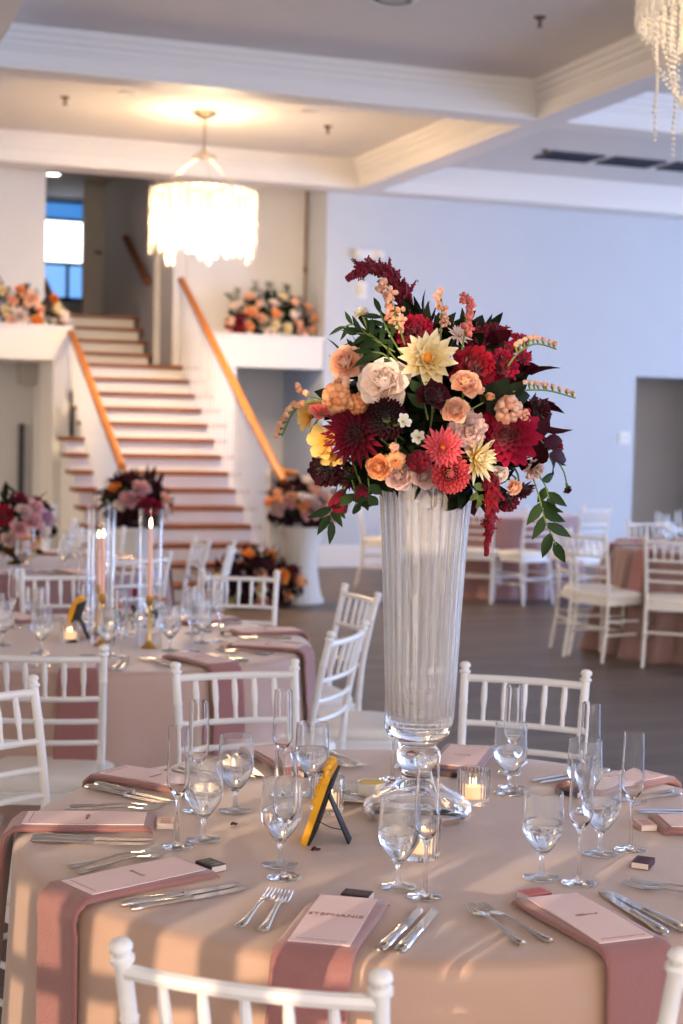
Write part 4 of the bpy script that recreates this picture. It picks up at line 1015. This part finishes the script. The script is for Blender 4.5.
q = onz(372, 800, ZT); pl = thing('side_plate', 'white side plate behind the yellow frame, holding the butter dish', 'plate', (q.x-.03, q.y+.02, ZT+.0005))
obj('plate_body', MB().lathe([(0, .002), (.045, .002), (.047, 0), (.05, .002), (.075, .010), (.084, .013), (.085, .0145), (.083, .0155), (.07, .012), (.048, .0055), (0, .005)], 40), M['china'], pl)
rk = thing('butter_ramekin', 'small white ramekin of pale yellow butter on the side plate', 'ramekin', (q.x+.005, q.y+.02, ZT+.007))
obj('ramekin_body', MB().lathe([(0, 0), (.028, 0), (.031, .003), (.034, .03), (.033, .031), (.031, .029), (.029, .008), (0, .007)], 32), M['china'], rk)
obj('butter', MB().lathe([(0, .010), (.0285, .010), (.0305, .026), (.027, .030), (0, .031)], 24), M['butter'], rk)
k = dup(PN.o, (q.x-.055, q.y+.0, ZT+.0165), R(-40), 'silver butter knife resting on the side plate rim', 'knives of the nearest table'); k.scale = (.7, .8, .9)

def mk_frame(ornate=True):
    """stands on z=0 along +Y (its width), faces -X, leans back to +X"""
    s = thing('table_number_frame', 'x', 'frame')
    lean = Matrix.Rotation(R(18), 4, 'Y'); h, w = .152, .128
    f = MB()
    for a in ((0, .022, 0, w), (h-.022, h, 0, w)): f.box(-.007, .007, a[2], a[3], a[0], a[1], lean)
    for a in ((0, .022), (w-.022, w)): f.box(-.0068, .0068, a[0], a[1], .02, h-.02, lean)
    fr = obj('frame_moulding', f, M['yellow'], s, False)
    o = MB(); rr = random.Random(3)
    for i in range(26):                      # carved leaf crest along the top and upper edges
        t = i/25; y = w*t; z = h+.002+.008*math.sin(PI*t)+rr.uniform(-.003, .004)
        o.blob(lean @ Vector((-.005+rr.uniform(-.004, .003), y, z)), .0058, (.9, 1, 1.2), 7, 5, .25)
    for i in range(10):
        for y in (.002, w-.002): o.blob(lean @ Vector((-.0095+rr.uniform(-.002, .002), y+rr.uniform(-.002, .002), h-.004-i*.0065)), .0042, (1, 1, 1), 7, 5, .25)
    obj('carved_crest', o, M['yellow'], s)
    obj('picture_sheet', MB().box(-.004, .002, .018, w-.018, .018, h-.018, lean), M['card'], s, False)
    obj('backing_board', MB().box(.007, .0125, .003, w-.003, .002, h-.003, lean), M['black'], s, False)
    top = lean @ Vector((.0125, w*.36, h*.68)); ft = Vector((.088, w*.36, .0))
    d = ft-top; L = d.length; e = MB(); ax = d.normalized(); sd = Vector((0, 1, 0)); nn = ax.cross(sd)
    vs = []
    for (t, ww) in ((0, .014), (1, .022)):
        for a in (-1, 1):
            for b_ in (0, 1): vs.append(top+ax*L*t+sd*ww*a+nn*.004*b_)
    e.add(vs, [(0, 2, 3, 1), (4, 5, 7, 6), (0, 1, 5, 4), (2, 6, 7, 3), (0, 4, 6, 2), (1, 3, 7, 5)])
    obj('easel_leg', e, M['black'], s, False)
    a = lean @ Vector((.012, w*.36, .045)); b_ = top+ax*L*.74
    obj('stay_cord', MB().tube(bent([a, (a+b_)/2-Vector((0, 0, .004)), b_], 5), .0011, 5), M['black'], s)
    return s
FRM = Proto(mk_frame)
a = onz(303, 846, ZT); b_ = onz(317, 831, ZT); c_ = onz(350, 846, ZT)
ang = math.atan2(b_.y-a.y, b_.x-a.x)-PI/2+.10
FRM.put((a.x, a.y, ZT+.001), ang, 'yellow carved picture frame leaning on a black easel leg, nearest table', 'table number frames')
for (x, y, r, lb) in ((231, 826, .007, 'small dark red petal on the cloth left of the goblets'), (312, 852, .009, 'dark red petal fallen before the yellow frame')):
    q = onz(x, y, ZT); s = tag(obj('fallen_petal', (lambda m: [petal(m, r*2.2, r*1.7, .4, .5, -1.1, 0, 0, 1.0, False, 7)] and m)(MB()), pm('crimson'), None, True, None), lb, 'petal', 'fallen petals'); s.location = (q.x, q.y, ZT+.002)

# ------------------------------------------------------------------ things on the candlelit table
def mk_cyl():
    s = thing('glass_cylinder', 'x', 'candle cylinder')
    obj('cylinder_glass', MB().lathe([(.0455, 0), (.0465, .002), (.0465, .52), (.0458, .521), (.045, .52), (.045, .004)], 40, close=True), M['thinglass'], s); return s
def mk_stick():
    s = thing('gold_candlestick', 'x', 'candlestick')
    obj('candlestick_body', MB().lathe([(0, 0), (.030, 0), (.031, .004), (.026, .009), (.014, .018), (.008, .03), (.0055, .05), (.005, .10), (.0055, .14), (.009, .150), (.006, .158), (.010, .166), (.0135, .172), (.0135, .196), (.0105, .198), (.0105, .18), (0, .18)], 24), M['gold'], s); return s
def mk_taper():
    s = thing('taper_candle', 'x', 'candle')
    obj('wax', MB().lathe([(0, 0), (.0095, 0), (.0098, .05), (.0085, .245), (.006, .252), (0, .251)], 16), M['taper'], s)
    obj('wick', MB().tube([(0, 0, .25), (.001, 0, .258)], .0008, 5), M['black'], s)
    obj('flame', MB().tube([(0, 0, .255), (0, 0, .263), (0, 0, .272), (0, 0, .288)], [.002, .0058, .0048, .0004], 8), M['flame'], s); return s
CY, GS, TP = Proto(mk_cyl), Proto(mk_stick), Proto(mk_taper)
for (x, y, lb, dz) in ((102, 646, 'left of the two at the candlelit table', -.02), (149, 648, 'right of the two at the candlelit table', .02)):
    q = onz(x, y, ZT); CY.put((q.x, q.y, ZT+.0005), 0, f'tall clear glass cylinder round a taper candle, {lb}', 'candle cylinders')
    GS.put((q.x, q.y, ZT+.0005), 0, f'gold candlestick inside the tall cylinder, {lb}', 'gold candlesticks')
    t = TP.put((q.x, q.y, ZT+.181), 0, f'lit blush taper candle, {lb}', 'taper candles')
    if dz < 0: t.scale = (.85, .85, .90)
    else: t.scale = (.85, .85, 1.07)
q = onz(97.5, 634, ZT); CY.put((q.x, q.y, ZT+.0005), 0, 'glass cylinder round the third candle, behind the left one', 'candle cylinders')
GS.put((q.x, q.y, ZT+.0005), 0, 'gold candlestick of the third candle, behind the left one', 'gold candlesticks'); t = TP.put((q.x, q.y, ZT+.181), 0, 'third lit taper candle, behind the left cylinder', 'taper candles'); t.scale = (.85, .85, .80)
FRM.put((onz(63, 640, ZT).x, onz(63, 640, ZT).y, ZT+.001), ang+.02, 'yellow table frame with black back on the candlelit table', 'table number frames')
for (x, y, lb) in ((70, 642, 'before the yellow frame on the candlelit table'), (112, 637, 'between the candles of the candlelit table')):
    q = onz(x, y, ZT); votive((q.x, q.y), lb, 'candlelit table')
def budvase(x, y, lab, blooms):
    q = onz(x, y, ZT); s = thing('bud_vase', f'small clear bud vase {lab}', 'vase', (q.x, q.y, ZT+.0005), 0, 'bud vases of the candlelit table')
    obj('vase_glass', MB().lathe([(0, 0), (.022, 0), (.026, .01), (.027, .03), (.020, .055), (.012, .075), (.013, .10), (.012, .10), (.0105, .076), (.018, .055), (.0245, .03), (.0235, .012), (0, .008)], 24), M['glass'], s)
    for (dx, dz, r, form, col, lb) in blooms:
        f = thing('bud_flower', lb, 'flower', (q.x+dx*RI.x, q.y+dx*RI.y, ZT+dz), 0, 'flowers in the bud vases'); f.rotation_euler = (R(-20), R(dx*300), 0)
        obj('petals', FORMS[form](r), pm(col), f, True, None)
        obj('stem', MB().tube(bent([(0, 0, .0), (-dx*.3, 0, -dz*.5), (-dx*RI.x, -dx*RI.y, -dz+.02)], 5), .0018, 5), M['stem'], f)
        lf = MB()
        for k in range(3): leaf(lf, Vector((-dx*.3, 0, -dz*.35-k*.015)), Vector((rnd.uniform(-1, 1), rnd.uniform(-1, 1), .4)), Vector((0, 0, 1)), .05, .018)
        obj('leaf', lf, M['leaf'], f, True, None)
budvase(131, 636, 'with a red bloom between the candle cylinders', ((.012, .155, .018, 'bud', 'red', 'red flower bud standing between the candle cylinders'), (-.02, .12, .013, 'bud', 'crimson', 'crimson bud low between the candle cylinders')))
budvase(153, 632, 'with peach blooms behind the right candle', ((.0, .13, .024, 'rose', 'peach', 'peach rose behind the right gold candlestick'), (.03, .125, .022, 'rose', 'tanger', 'orange rose right of the right gold candlestick')))
budvase(118, 636, 'with an orange bloom behind the near goblet', ((.0, .115, .024, 'rose', 'tanger', 'orange rose behind the goblet at the left candle'),))

# ------------------------------------------------------------------ flower arrangements in the background
def arrangement(name, label, ctr, ax, blooms, nl, L, group=None, up_only=False, extra=None, fo=('leafd',)):
    """one florist's piece; BLOOMS are (u, v, size, form, colour): u across, v up, in -1..1 of its ellipsoid, facing the room"""
    s = thing(name, label, 'flower arrangement', ctr, 0, group)
    for (u, v, r, form, col) in blooms:
        r *= 1.12
        w = math.sqrt(max(.05, 1-u*u-v*v))
        p = Vector((u*ax[0], -w*ax[1], v*ax[2])); d = Vector((u*.9, -w-.25, v*.9+.25)).normalized()
        kw = dict(dahlia=dict(n=36), carnation=dict(n=36), rose=dict(n=16), ranunculus=dict(n=16), pompon=dict(n=50)).get(form, {})
        o = obj(dict(carnation='carnation', dahlia='dahlia', rose='rose', ranunculus='ranunculus', pompon='dahlia', bud='bud', cluster='flower_cluster', tulip='tulip')[form], FORMS[form](r, **kw), pm(col), s, True, None)
        o.location = p-d*r*.4; o.rotation_mode = 'QUATERNION'; o.rotation_quaternion = quat_to(d)
    for i, f in enumerate(fo):
        lm = leafmass(Vector((0, 0, 0)), ax, nl, L, L*.42, (lambda v: v.z > -.25) if up_only else None, .4, .88)
        obj('foliage', lm, M[f], s, True, None)
    if extra: extra(s)
    return s
def rnd_blooms(n, cols, r0, r1, seed, vmin=-.75, vmax=.85):
    q = random.Random(seed); out = []; pts = []
    for i in range(n*40):
        if len(out) >= n: break
        a = q.uniform(0, 2*PI); k = math.sqrt(q.random())*.97; u, v = k*math.cos(a), k*math.sin(a)
        if not vmin < v < vmax: continue
        if any(math.hypot(u-x, v-y) < 1.35/math.sqrt(n) for x, y in pts): continue
        pts.append((u, v)); c = q.choice(cols); form = q.choice(dict(maroon=['pompon', 'dahlia'], wine=['dahlia', 'rose'], crimson=['dahlia', 'carnation'], magenta=['carnation', 'rose']).get(c, ['rose', 'rose', 'ranunculus', 'carnation']))
        out.append((u, v, q.uniform(r0, r1), form, c))
    return out
warm = ['peach', 'peach', 'tanger', 'orange', 'blush', 'cream', 'peach', 'tanger', 'cream']
def sprays(s, n, w, h, seed, mt='leaf'):
    q = random.Random(seed); m = MB()
    for _ in range(n):
        x = q.uniform(-w, w); t = Vector((x+q.uniform(-.15, .15), q.uniform(-.1, .1), h*q.uniform(.75, 1.15))); P = bent([(x*.7, 0, 0), (x*.9, 0, h*.5), t], 5); m.tube(P, .004, 4)
        for i in range(3, len(P)):
            for sd in (-1, 1): leaf(m, P[i], Vector((sd, q.uniform(-.5, .5), .6)), Vector((0, -1, .3)), .055, .016)
    obj('trailing_greens', m, M[mt], s, True, None)
arrangement('ledge_flowers', 'long orange and peach flower arrangement on the left upper ledge', (2.12, 16.66, 2.70), (.76, .16, .36), rnd_blooms(36, warm, .065, .095, 11, -.2, .9), 260, .11, 'ledge flower arrangements', True, lambda s: sprays(s, 6, .6, .42, 4))
arrangement('ledge_flowers', 'long flower arrangement on the right upper ledge, red at its left end', (5.17, 16.70, 2.70), (.56, .16, .40),
    rnd_blooms(30, warm+['blush', 'peach'], .06, .085, 21, -.2, .85)+[(-.85, .1, .08, 'carnation', 'crimson'), (-.72, .2, .08, 'dahlia', 'crimson'), (-.92, -.05, .07, 'carnation', 'magenta'), (-.7, -.05, .07, 'carnation', 'red')], 260, .13, 'ledge flower arrangements', True, lambda s: sprays(s, 9, .5, .44, 9))
def mk_urn():
    s = thing('white_urn', 'x', 'urn')
    pr = [(0, 0), (.205, 0), (.207, .02), (.185, .07), (.165, .16), (.150, .28), (.143, .38), (.148, .46), (.162, .54), (.182, .61), (.20, .66), (.208, .68), (.19, .685), (.17, .62), (.14, .5), (.0, .45)]
    obj('urn_body', MB().lathe(pr, 96, rib=lambda q, r, z: r*(1+(.02*math.cos(q*22) if z < .66 else 0))), M['urn'], s)
    obj('urn_rim', MB().lathe([(.195, .672), (.216, .672), (.220, .685), (.214, .695), (.195, .695)], 48, close=True), M['urn'], s); return s
UR = Proto(mk_urn)
UR.put((4.42, 13.22, 0), 0, 'white ribbed flared urn at the right foot of the stairs', 'urns by the stairs')
UR.put((2.86, 13.15, 0), 0, 'white ribbed flared urn at the left foot of the stairs, behind the candles', 'urns by the stairs')
mix = ['maroon', 'peach', 'blush', 'mauve', 'wine', 'tanger', 'peach', 'pinkp']
arrangement('urn_flowers', 'peach, blush and maroon flowers in the right stair urn', (4.42, 13.2, .90), (.37, .25, .24), rnd_blooms(34, mix, .05, .08, 5), 180, .11, 'urn flower arrangements', fo=('leafd', 'leafb'))
arrangement('urn_flowers', 'blush, crimson and dark flowers in the left stair urn', (2.86, 13.13, .92), (.29, .24, .26), [(-.35, .1, .085, 'rose', 'pinkp'), (.0, .45, .085, 'rose', 'pinkp'), (.05, -.05, .085, 'rose', 'magenta'), (.4, -.15, .08, 'carnation', 'magenta'), (.75, .1, .07, 'rose', 'peach'), (.8, -.35, .07, 'rose', 'blush'), (-.2, -.6, .07, 'pompon', 'maroon'), (.25, -.6, .07, 'pompon', 'maroon'), (-.75, .75*.6, .06, 'rose', 'orange'), (-.6, -.1, .06, 'rose', 'blush'), (.5, .5, .07, 'pompon', 'maroon'), (-.3, .75, .06, 'dahlia', 'wine'), (.35, -.85, .06, 'rose', 'tanger'), (.3, .75, .06, 'pompon', 'maroon')], 220, .11, 'urn flower arrangements', fo=('leafd', 'leafb'))
arrangement('floor_flowers', 'mound of mixed flowers on the floor at the stair foot', (3.92, 13.02, .20), (.42, .22, .30), rnd_blooms(26, ['maroon', 'wine', 'peach', 'crimson', 'cream', 'tanger', 'maroon', 'orange'], .05, .085, 8, -.6, .9), 240, .12, None, fo=('leafd', 'leafb'))
q = T3
fb = thing('flower_bowl', 'low dark gold footed bowl on the far left table', 'bowl', (q[0]-.06, q[1]-.05, ZT+.0005))
obj('bowl_body', MB().lathe([(0, 0), (.06, 0), (.062, .006), (.03, .02), (.022, .03), (.05, .045), (.085, .07), (.10, .10), (.096, .10), (.08, .073), (0, .05)], 32), mat('dark_gold', lin((120, 90, 40)), .3, .8), fb)
arrangement('bowl_flowers', 'red, pink and lilac flowers in the low bowl at the left edge', (q[0]-.06, q[1]-.06, ZT+.24), (.20, .18, .20), [(-.05, .75, .065, 'dahlia', 'crimson'), (-.5, .3, .07, 'carnation', 'red'), (-.75, .25, .06, 'carnation', 'crimson'), (.3, .1, .06, 'rose', 'pinkp'), (.05, .35, .055, 'rose', 'mauve'), (.75, .2, .055, 'carnation', 'lilac'), (.4, .5, .05, 'rose', 'pinkp'), (.2, -.5, .065, 'rose', 'tanger'), (-.1, -.1, .055, 'rose', 'pinkp'), (.6, -.2, .055, 'rose', 'blush'), (.5, .7, .045, 'dahlia', 'crimson'), (.8, .5, .04, 'dahlia', 'wine'), (.2, -.8, .05, 'rose', 'yellow'), (-.35, -.4, .05, 'rose', 'mauve'), (-.8, -.1, .05, 'pompon', 'maroon'), (.9, -.2, .045, 'pompon', 'maroon')], 150, .08, None, fo=('leafd',))
# ------------------------------------------------------------------ light: a low warm sun behind, blue sky to the right
wd = bpy.data.worlds.new('sky'); bpy.context.scene.world = wd; wd.use_nodes = True; n = wd.node_tree.nodes; l = wd.node_tree.links
bg = n['Background']; tc = n.new('ShaderNodeTexCoord'); sx = n.new('ShaderNodeSeparateXYZ'); l.new(tc.outputs['Generated'], sx.inputs[0])
mr = n.new('ShaderNodeMapRange'); mr.inputs['From Min'].default_value = -.25; mr.inputs['From Max'].default_value = .8; l.new(sx.outputs['X'], mr.inputs['Value'])
mx = n.new('ShaderNodeMix'); mx.data_type = 'RGBA'; mx.inputs[6].default_value = (1, .80, .62, 1); mx.inputs[7].default_value = (.46, .63, 1, 1)
l.new(mr.outputs[0], mx.inputs[0]); l.new(mx.outputs[2], bg.inputs[0]); bg.inputs[1].default_value = 2.5
# walls behind and left of the viewer: the low sun comes in as small patches through two panes
wl = MB(); wl.box(-9.2, -9, -4.2, 9, 0, ZC)
struct('wall_left', wl, M['wall'])
wf = MB()
for a, b_ in ((0, 1.80), (2.35, 2.75), (3.35, ZC)): wf.box(-9, -4.5, -4.2, -4.0, a, b_)
for a, b_ in ((1.80, 2.35), (2.75, 3.35)): wf.box(-9, -8.7, -4.2, -4.0, a, b_); wf.box(-6.7, -4.5, -4.2, -4.0, a, b_)
struct('wall_front', wf, M['wall'])
for i, (za, zb) in enumerate(((1.80, 2.35), (2.75, 3.35))):
    m = MB()
    for k in range(9): x = -8.7+2.0*k/8; m.box(x-.022, x+.022, -4.14, -4.08, za, zb)
    for k in range(4 if i == 0 else 3): z = za+(zb-za)*k/(3 if i == 0 else 2); m.box(-8.7, -6.7, -4.14, -4.08, z-.02, z+.02)
    struct(f'window_{i+2}', m, M['trim'])
def light(name, kind, loc, energy, col, **kw):
    d = bpy.data.lights.new(name, kind); d.energy = energy; d.color = col
    for k, v in kw.items(): setattr(d, k, v)
    o = bpy.data.objects.new(name, d); C.objects.link(o); o.location = loc; return o
SUN_D = Vector((.75, .60, -.12)).normalized()
sn = light('sun', 'SUN', (-3, -10, 6), 2.2, (1, .74, .50), angle=R(.12)); sn.rotation_mode = 'QUATERNION'; sn.rotation_quaternion = Vector((0, 0, -1)).rotation_difference(SUN_D)
light('far_chandelier_glow', 'POINT', (3.69, 14.17, 3.42), 300, (1, .69, .40), shadow_soft_size=.38)
light('near_chandelier_glow', 'POINT', Vector((at(763, 512, 5.4).x, at(763, 512, 5.4).y, 3.22)), 5, (1, .78, .52), shadow_soft_size=.15)
la = light('added_blue_light', 'AREA', (15.4, 8.0, 1.7), 700, (.34, .52, 1), shape='RECTANGLE', size=9, size_y=2.6); la.rotation_euler = (0, R(80), R(-14))  # added out-of-view lamp, tints the right wall and ceiling blue
sc = bpy.context.scene
sc.view_settings.view_transform = 'Standard'; sc.view_settings.look = 'None'; sc.view_settings.gamma = 1; sc.view_settings.use_curve_mapping = False
sc.view_settings.exposure = .65
sc.cycles.use_denoising = True; sc.cycles.max_bounces = 14; sc.cycles.transmission_bounces = 12; sc.cycles.transparent_max_bounces = 8; sc.cycles.diffuse_bounces = 4; sc.cycles.glossy_bounces = 5
sc.cycles.sample_clamp_indirect = 6; sc.cycles.blur_glossy = .5
